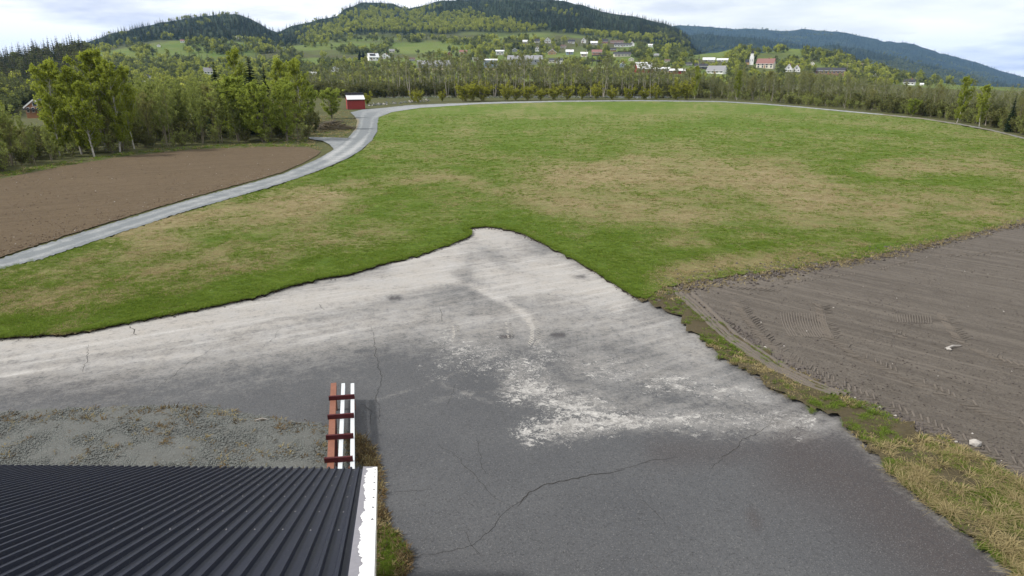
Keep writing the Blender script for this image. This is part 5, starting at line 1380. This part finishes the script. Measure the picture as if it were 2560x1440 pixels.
# lawn
a, b, P, r = px_points(250000, LAWN_P, 301, y0=285, y1=850, z=.10)
P[:, 2] += lawn_relief(P[:, 0], P[:, 1], a, b) - .012
dd = a_dry_lawn(a, b, P[:, 0], P[:, 1])
pr = np.clip((dd + (fbm(P[:, 0] / 1.1, P[:, 1] / 2.2, 61, 3) - .5) * 1.3 - .22) * 1.35, .03, .93)
isd = r.uniform(size=len(P)) < pr
sc = r.uniform(.6, 1.3, len(P)) * np.clip(.55 + (400 - b) / 500 + .35, .6, 1.25)
hs = sc * np.where(isd, .8, 1.0) * (.45 + 1.0 * fbm(P[:, 0] / .9, P[:, 1] / .9, 71, 2))
scatter('lawn_grass', P, np.stack([sc * 1.3, sc * 1.3, hs], -1), np.where(isd, r.integers(3, 6, len(P)), r.integers(0, 3, len(P))), TG + TD, 'short green and straw-coloured grass covering the wide field', 'grass', seed=31)
# taller grass fringing the asphalt edge
n = 5200; rr_ = np.random.default_rng(33)
AT = np.array(ASPHALT_TOP[:]); seg = rr_.integers(0, len(AT) - 1, n); t = rr_.uniform(0, 1, n)[:, None]
q_ = AT[seg] * (1 - t) + AT[seg + 1] * t; q_[:, 1] -= np.abs(rr_.normal(size=n)) * 5 - .5
x, y = gp(q_[:, 0], q_[:, 1], .1)
scatter('edge_grass', np.stack([x, y, 0 * x + .08], -1), rr_.uniform(.25, .6, n), np.where(rr_.uniform(size=n) < .75, 0, 1), [TV[0], TD[0]], 'green grass fringe hanging over the asphalt edge', 'grass', seed=32)
n = 2600; seg = rr_.integers(0, len(AT) - 1, n); t = rr_.uniform(0, 1, n)[:, None]
q_ = AT[seg] * (1 - t) + AT[seg + 1] * t; q_[:, 1] += np.abs(rr_.normal(size=n)) * 3.5
x, y = gp(q_[:, 0], q_[:, 1], .02)
scatter('edge_crumbs', np.stack([x, y, 0 * x + .02], -1), rr_.uniform(.02, .09, n), np.where(rr_.uniform(size=n) < .85, rr_.integers(0, 3, n), 3), RCR + [TD[0]], 'crumbs of earth and stray grass on the asphalt along the turf edge', 'crumbs', None, .6, 39)
# verge grass on the right
a, b, P, r = px_points(22000, VG_P, 302, x0=1590, x1=2620, y0=720, y1=1460, z=.07)
near = np.clip((b - 1050) / 250, 0, 1)
mound = fbm(P[:, 0] / .9, P[:, 1] / .9, 19, 2)
keepm = mound + r.uniform(-.2, .2, len(P)) > .43
P, near, mound, a, b = P[keepm], near[keepm], mound[keepm], a[keepm], b[keepm]
u = r.uniform(size=len(P)); gsel = fbm(P[:, 0] / 1.3, P[:, 1] / 1.3, 23, 2)
idx = np.where((near > .2) & (u < .14 * near * (.6 + mound)), r.integers(0, 2, len(P)), np.where(gsel + (u - .5) * .5 > .29, r.integers(2, 4, len(P)), r.integers(4, 7, len(P))))
sc = np.where(idx < 2, r.uniform(.45, .9, len(P)), np.where(idx < 4, r.uniform(.25, .65, len(P)), r.uniform(.7, 1.2, len(P))))
scatter('verge_grass', P, sc, idx, TL + TV + TD, 'rough tussocky green and dry grass along the right edge of the asphalt', 'grass', seed=33)
# gravel beside the roof
a, b, P, r = px_points(60000, GV_P, 303, x0=-60, x1=1040, y0=1005, y1=1450, z=.045)
brown = stroke(a, b, [(-50, 1050), (200, 1040), (450, 1025), (560, 1035), (760, 1065)], 12, .10) + stroke(a, b, [(900, 1110), (930, 1150), (950, 1200)], 30, 1.) + stroke(a, b, [(970, 1290), (985, 1430)], 55, 1.2)
gl = stroke(a, b, [(975, 1340), (965, 1440)], 30, 1.)
k_ = r.uniform(size=len(P))
idx = np.where(k_ < brown * .6 + .015, np.where(r.uniform(size=len(P)) < gl * .8, 6, r.integers(3, 6, len(P))), r.integers(0, 3, len(P)))
sc = np.where(idx < 3, r.uniform(.015, .042, len(P)), np.where(idx == 6, r.uniform(.2, .45, len(P)), r.uniform(.35, .9, len(P))))
scatter('gravel_stones', P, sc, idx, RG + TB + [TD[0], TV[0]], 'loose grey gravel with dead leaves beside the metal roof', 'gravel', None, .5, 34)
# clods and pebbles on the soil
DLa = DR_P
a, b, P, r = px_points(30000, DR_P, 304, x0=1620, x1=2620, y0=540, y1=1300, z=.055)
ed = stroke(a, b, [(1660, 722), (1800, 690), (2000, 665), (2200, 634), (2400, 592), (2560, 556)], 16, 1.0) + stroke(a, b, [(1690, 745), (1800, 815), (1950, 915), (2150, 1015), (2350, 1105), (2560, 1215)], 26, 1.0) + .16
kp = r.uniform(size=len(P)) < ed
P, a, b, ed = P[kp], a[kp], b[kp], ed[kp]
scatter('soil_clods', P, r.uniform(.022, .06, len(P)) * (1 + 1.3 * (ed > .6)), np.where(r.uniform(size=len(P)) < .018, r.integers(3, 5, len(P)), r.integers(0, 3, len(P))), RCR + RP, 'clods and pale pebbles on the grey harrowed field', 'clods', None, .6, 35)
a, b, P, r = px_points(16000, DL_P, 305, x0=-60, x1=820, y0=360, y1=660, z=.055)
ed = stroke(a, b, [(0, 640), (200, 576), (400, 514), (600, 459), (760, 405), (800, 380)], 12, 1.0) + .22
kp = r.uniform(size=len(P)) < ed
P = P[kp]
scatter('brown_clods', P, r.uniform(.03, .085, len(P)), np.where(r.uniform(size=len(P)) < .04, r.integers(2, 4, len(P)), r.integers(0, 2, len(P))), RCL + RP, 'clods and pale pebbles on the brown harrowed field', 'clods', None, .6, 36)
# worn margin between the lawn and the grey field
rm_ = np.random.default_rng(47); n = 3200
a = rm_.uniform(1640, 2620, n); b = np.interp(a, [1640, 1700, 1800, 1900, 2000, 2120, 2200, 2300, 2400, 2480, 2560, 2700], [722, 706, 691, 680, 664, 648, 633, 610, 589, 571, 552, 522]) + rm_.normal(size=n) * np.interp(a, [1640, 1900, 2300, 2600], [16, 11, 6, 4]) + 3
x, y = gp(a, b, .06)
scatter('margin_litter', np.stack([x, y, 0 * x + .07], -1), np.where(np.arange(n) % 5 < 3, rm_.uniform(.05, .16, n), rm_.uniform(.5, 1.1, n)), np.where(np.arange(n) % 5 < 3, rm_.integers(0, 3, n), rm_.integers(3, 5, n)), RCR + TD[:2], 'clods and dead grass along the worn edge between field and grey soil', 'litter', None, .5, 40)
# dry grass around the brush heap and behind the brown field
a, b, P, r = px_points(9000, [(-60, 440), (0, 434), (200, 398), (400, 372), (600, 360), (760, 340), (770, 300), (860, 275), (890, 290), (888, 320), (862, 343), (780, 344), (800, 375), (770, 366), (500, 372), (300, 392), (100, 426), (-60, 458)], 306, x0=-60, x1=900, y0=270, y1=460, z=0)
scatter('rough_grass', P, r.uniform(1.2, 2.6, len(P)), np.where((r.uniform(size=len(P)) < .35) | ((a > 770) & (r.uniform(size=len(P)) < .8)), r.integers(3, 6, len(P)), r.integers(0, 3, len(P))), TG + TD, 'rough dry grass at the foot of the thicket and round the brush heap', 'grass', seed=37)
# stones of the river bank beyond the road
rb = np.random.default_rng(44); n = 130
a = rb.uniform(915, 1075, n); b = np.interp(a, [915, 960, 1060, 1250, 1450, 1720], [266, 263, 255, 249.5, 247, 247]) - np.abs(rb.normal(size=n)) * 2.5
x, y = gp(a, b, 0)
scatter('bank_stones', np.stack([x, y, 0 * x + .1], -1), rb.uniform(.15, .6, n), np.where(rb.uniform(size=n) < .2, 0, rb.integers(2, 4, n)), RP + RG[:2], 'pale and grey stones along the river bank behind the far road', 'stones', None, .4, 38)

# cracks in the asphalt
def crack(pts, w0, seed):
    w0 *= .48; r = np.random.default_rng(seed); P = [gpv(x, y, .0195) for x, y in pts]; Q = []
    for p, q in zip(P[:-1], P[1:]):
        k = max(2, int((q - p).length / .09))
        for j in range(k): Q.append(p + (q - p) * j / k)
    Q.append(P[-1]); m = len(Q); mb = MB(); off = 0; prev = None
    for i, p in enumerate(Q):
        d = (Q[min(i + 1, m - 1)] - Q[max(i - 1, 0)]).normalized(); s = Vector((-d.y, d.x, 0))
        off = off * .8 + r.normal() * .022
        w = max(.003, w0 * math.sin(math.pi * (i + 1) / (m + 1)) ** .6 * r.uniform(.5, 1.3)); c = p + s * off
        k = len(mb.v); mb.v += [tuple(c - s * w), tuple(c + s * w)]
        if prev is not None: mb.f.append((prev, prev + 1, k + 1, k))
        prev = k
    return mb.build('crack', M['crack'], asphalt)
for i, (pts, w) in enumerate((([(1030, 1395), (1130, 1375), (1200, 1345), (1235, 1315), (1290, 1265), (1325, 1232)], .008), ([(1290, 1265), (1325, 1232), (1360, 1215), (1420, 1198), (1480, 1190), (1560, 1170)], .024), ([(1540, 1174), (1630, 1150), (1700, 1145)], .010),
        ([(1095, 1110), (1150, 1150), (1200, 1200), (1230, 1240), (1262, 1256)], .008), ([(1190, 1100), (1200, 1150), (1217, 1185)], .006), ([(925, 815), (938, 870), (945, 940), (948, 1000), (951, 1060)], .015),
        ([(1780, 1170), (1840, 1120), (1910, 1070), (1945, 1055)], .012), ([(1600, 1248), (1628, 1270), (1655, 1300)], .008), ([(218, 862), (211, 890), (210, 930)], .012), ([(1165, 1330), (1180, 1360), (1200, 1385)], .007),
        ([(1098, 768), (1104, 785), (1106, 804)], .014), ([(325, 815), (340, 838)], .03), ([(1155, 910), (1172, 935)], .012), ([(985, 1230), (1080, 1222)], .005), ([(530, 870), (490, 900), (400, 960), (350, 1000)], .008), ([(800, 760), (810, 775)], .02), ([(700, 820), (660, 870)], .008), ([(905, 1010), (930, 1030), (925, 1060)], .012), ([(1140, 960), (1120, 1010)], .005))):
    crack(pts, w, 500 + i)
# tyre prints
def lugs(pts, half, gap, mat, name, parent, z, hh, chev=True, gapmid=.03, lw=.035, seed=0, fade=0):
    r = np.random.default_rng(seed); P = [gpv(x, y, z) for x, y in pts]; Q = []
    for p, q in zip(P[:-1], P[1:]):
        k = max(1, int(round((q - p).length / gap)))
        for j in range(k): Q.append((p + (q - p) * j / k, (q - p).normalized()))
    mb = MB()
    for p, d in Q:
        s = Vector((-d.y, d.x, 0))
        for sg in (-1, 1):
            if r.uniform() < .12 + fade: continue
            a_ = p + s * sg * gapmid + d * (gap * .25 if sg > 0 else 0); b_ = p + s * sg * half * r.uniform(.8, 1.1) - d * (half * .75 if chev else 0) + d * (gap * .25 if sg > 0 else 0)
            w = d * lw * r.uniform(.7, 1.2); up = Vector((0, 0, hh * r.uniform(.6, 1.2)))
            mb.add([a_ - w, a_ + w, b_ + w, b_ - w, a_ - w * .4 + up, a_ + w * .4 + up, b_ + w * .4 + up, b_ - w * .4 + up], [(4, 5, 6, 7), (0, 1, 5, 4), (1, 2, 6, 5), (2, 3, 7, 6), (3, 0, 4, 7)])
    o = mb.build(name, mat, parent); o['kind'] = 'stuff'; return o
RS_ = M['ridge_soil']
for i, (pts, hf) in enumerate((([(1845, 755), (1870, 790), (1905, 835), (1960, 885)], .27), ([(2055, 765), (2065, 800), (2085, 845)], .27), ([(2365, 790), (2390, 830), (2412, 855)], .27), ([(2460, 880), (2510, 905), (2600, 930)], .27), ([(1830, 718), (1900, 722), (1960, 727)], .24),
                        ([(1960, 885), (2040, 935), (2150, 985), (2300, 1050), (2450, 1120), (2600, 1190)], .27), ([(2085, 845), (2150, 890), (2250, 935), (2400, 1000), (2600, 1080)], .27), ([(2412, 855), (2470, 885)], .27), ([(1700, 745), (1760, 790), (1840, 850), (1950, 905), (2060, 955), (2200, 1015)], .24), ([(1760, 770), (1850, 840), (1960, 890)], .22), ([(2235, 830), (2280, 850)], .22), ([(1900, 940), (1960, 965), (2050, 975)], .26), ([(2000, 990), (2100, 1000)], .26), ([(1960, 705), (2150, 680), (2300, 650)], .2), ([(2350, 640), (2500, 632), (2600, 625)], .2))):
    lugs(pts, hf, .17, RS_, 'tyre_print', dr, .055, .026, seed=i, fade=.05 + .3 * (i > 5))
def groove_arc(pts, n, step, seed):
    """fine parallel harrow lines"""
    mb = MB(); r = np.random.default_rng(seed)
    for k in range(n):
        prev = None; e0, e1 = r.uniform(0, .2), r.uniform(.75, 1)
        P = [gpv(x + k * step, y + k * .25, .062) for x, y in pts]
        for i, p in enumerate(P):
            if not e0 <= i / (len(P) - 1) <= e1: continue
            j = len(mb.v); mb.v += [(p.x - .022, p.y, p.z - .01), (p.x, p.y, p.z + .006), (p.x + .022, p.y, p.z - .01)]
            if prev is not None: mb.f += [(prev, prev + 1, j + 1, j), (prev + 1, prev + 2, j + 2, j + 1)]
            prev = j
    o = mb.build('harrow_line', RS_, dr); o['kind'] = 'stuff'
arc = [(1955, 765), (1952, 780), (1955, 800), (1962, 820), (1975, 840), (1990, 855)]
groove_arc(arc, 18, 6.5, 1); groove_arc([(x + 290, y + 5) for x, y in arc[:4]], 14, 6.5, 3)
# smooth raised ruts curving along the verge
def rut(pts, w, hgt, seed):
    r = np.random.default_rng(seed); P = [gpv(x, y, .05) for x, y in pts]; Q = []
    for p, q in zip(P[:-1], P[1:]):
        k = max(2, int((q - p).length / .2))
        for j in range(k): Q.append(p + (q - p) * j / k)
    mb = MB(); prev = None; m = len(Q)
    for i, p in enumerate(Q):
        d = (Q[min(i + 1, m - 1)] - Q[max(i - 1, 0)]).normalized(); s = Vector((-d.y, d.x, 0)); hh = hgt * r.uniform(.6, 1.2)
        k = len(mb.v); mb.v += [tuple(p - s * w), tuple(p - s * w * .3 + Vector((0, 0, hh))), tuple(p + s * w * .4 + Vector((0, 0, hh * .8))), tuple(p + s * w)]
        if prev is not None: mb.f += [(prev + t, prev + t + 1, k + t + 1, k + t) for t in range(3)]
        prev = k
    o = mb.build('rut_ridge', RS_, dr); o['kind'] = 'stuff'
for i, off in enumerate((0, 11, 22, 40)):
    rut([(1690 + off, 735), (1725 + off, 765), (1760 + off, 800), (1800 + off, 838), (1860 + off, 880), (1930 + off, 925), (2010 + off, 965), (2100 + off, 1000)], .10, .10, i)
for i, (pts, hf) in enumerate((([(1138, 818), (1141, 838), (1132, 858)], .12), ([(1270, 808), (1274, 828), (1276, 848)], .10), ([(1325, 800), (1338, 825), (1338, 850), (1328, 866)], .17))):
    lugs(pts, hf, .13, M['mud'], 'tyre_print', asphalt, .019, .012, seed=60 + i, lw=.02)

# ------------------------------------------------------------------ small single things
def boulder(px, py, size, label, z=.05, mat='stone_pale'):
    me = rock('boulder', int(px), M[mat], .85); p = gpv(px, py, z)
    o = link('boulder', me); o.location = (p.x, p.y, z + size * .2); o.scale = (size, size, size); tag(o, label, 'stone')
boulder(2437, 1114, .26, 'round pale stone on the grey soil beside the grass verge')
boulder(2372, 876, .15, 'small pale stone in the middle of the grey field')
def stick(px0, py0, px1, py1, rad, label, z, mat):
    a_, b_ = gpv(px0, py0, z), gpv(px1, py1, z)
    m_ = (a_ + b_) / 2; mb = MB().tube([a_ - m_, (a_ - m_) * .4 + Vector((0, 0, .02)), Vector((0, .02, .03)), b_ - m_], [rad * .7, rad, rad, rad * .5], 6)
    o = mb.build('stick', mat); o.location = m_ + Vector((0, 0, rad)); tag(o, label, 'stick')
stick(2362, 873, 2402, 866, .03, 'pale stick lying on the grey field beside a small stone', .06, M['stone_pale'])
stick(638, 1052, 672, 1050, .015, 'thin pale stick lying on the gravel patch', .06, M['stone_pale'])
# brush heap beside the side track
c = gpv(832, 322, 0)
bh = empty('brush_heap', (c.x, c.y, 0)); tag(bh, 'dark heap of branches and soil beside the side track', 'heap')
mv = []; mf = []
for i in range(9):
    for j in range(14):
        a_ = 6.283 * j / 14; q = i / 8
        mv.append((math.cos(a_) * 3.4 * q * random.uniform(.85, 1.1), math.sin(a_) * 2.2 * q * random.uniform(.85, 1.1), max(-.05, 1.0 * (1 - q ** 1.4) * random.uniform(.7, 1.1))))
for i in range(8):
    for j in range(14): mf.append((i * 14 + j, i * 14 + (j + 1) % 14, (i + 1) * 14 + (j + 1) % 14, (i + 1) * 14 + j))
link('mound', np_mesh('mound', mv, mf, M['verge']), None, bh)
bms = []
for s_ in range(4):
    bms.append(MB().tube([(-1.1, 0, 0), (-.3, .12 * s_ - .2, .1), (.5, .05, .16), (1.2, -.1, .02)], [.05, .045, .035, .015], 5).mesh('branch', M['bark'] if s_ < 2 else M['twig']))
for i in range(46):
    a_ = random.uniform(0, 6.28); q = random.random() ** .6
    o = link('branch', bms[i % 4], None, bh); o.location = (math.cos(a_) * 2.8 * q, math.sin(a_) * 1.8 * q, 1.0 * (1 - q ** 1.4) * .9 + .05)
    o.rotation_euler = (random.uniform(-.3, .3), random.uniform(-.35, .35), random.uniform(0, 6.28)); o.scale = [random.uniform(.6, 1.2)] * 3

# ------------------------------------------------------------------ haze in the valley air
zmin, zmax = float(HG.min()) - 2, float(HG.max()) + 30
hz = MB().box(-9300, 9300, -9300, 9300, zmin, zmax).build('haze', None)
m, n, l = new_mat('valley_haze')
pv = n.new('ShaderNodeVolumePrincipled'); mo = n.new('ShaderNodeOutputMaterial')
pv.inputs['Color'].default_value = (.30, .55, 1.0, 1); pv.inputs['Density'].default_value = 5.6e-5; pv.inputs['Anisotropy'].default_value = .1
l.new(pv.outputs[0], mo.inputs['Volume']); hz.data.materials.append(m)
tag(hz, 'thin bluish haze filling the valley air', 'haze', kind='stuff')
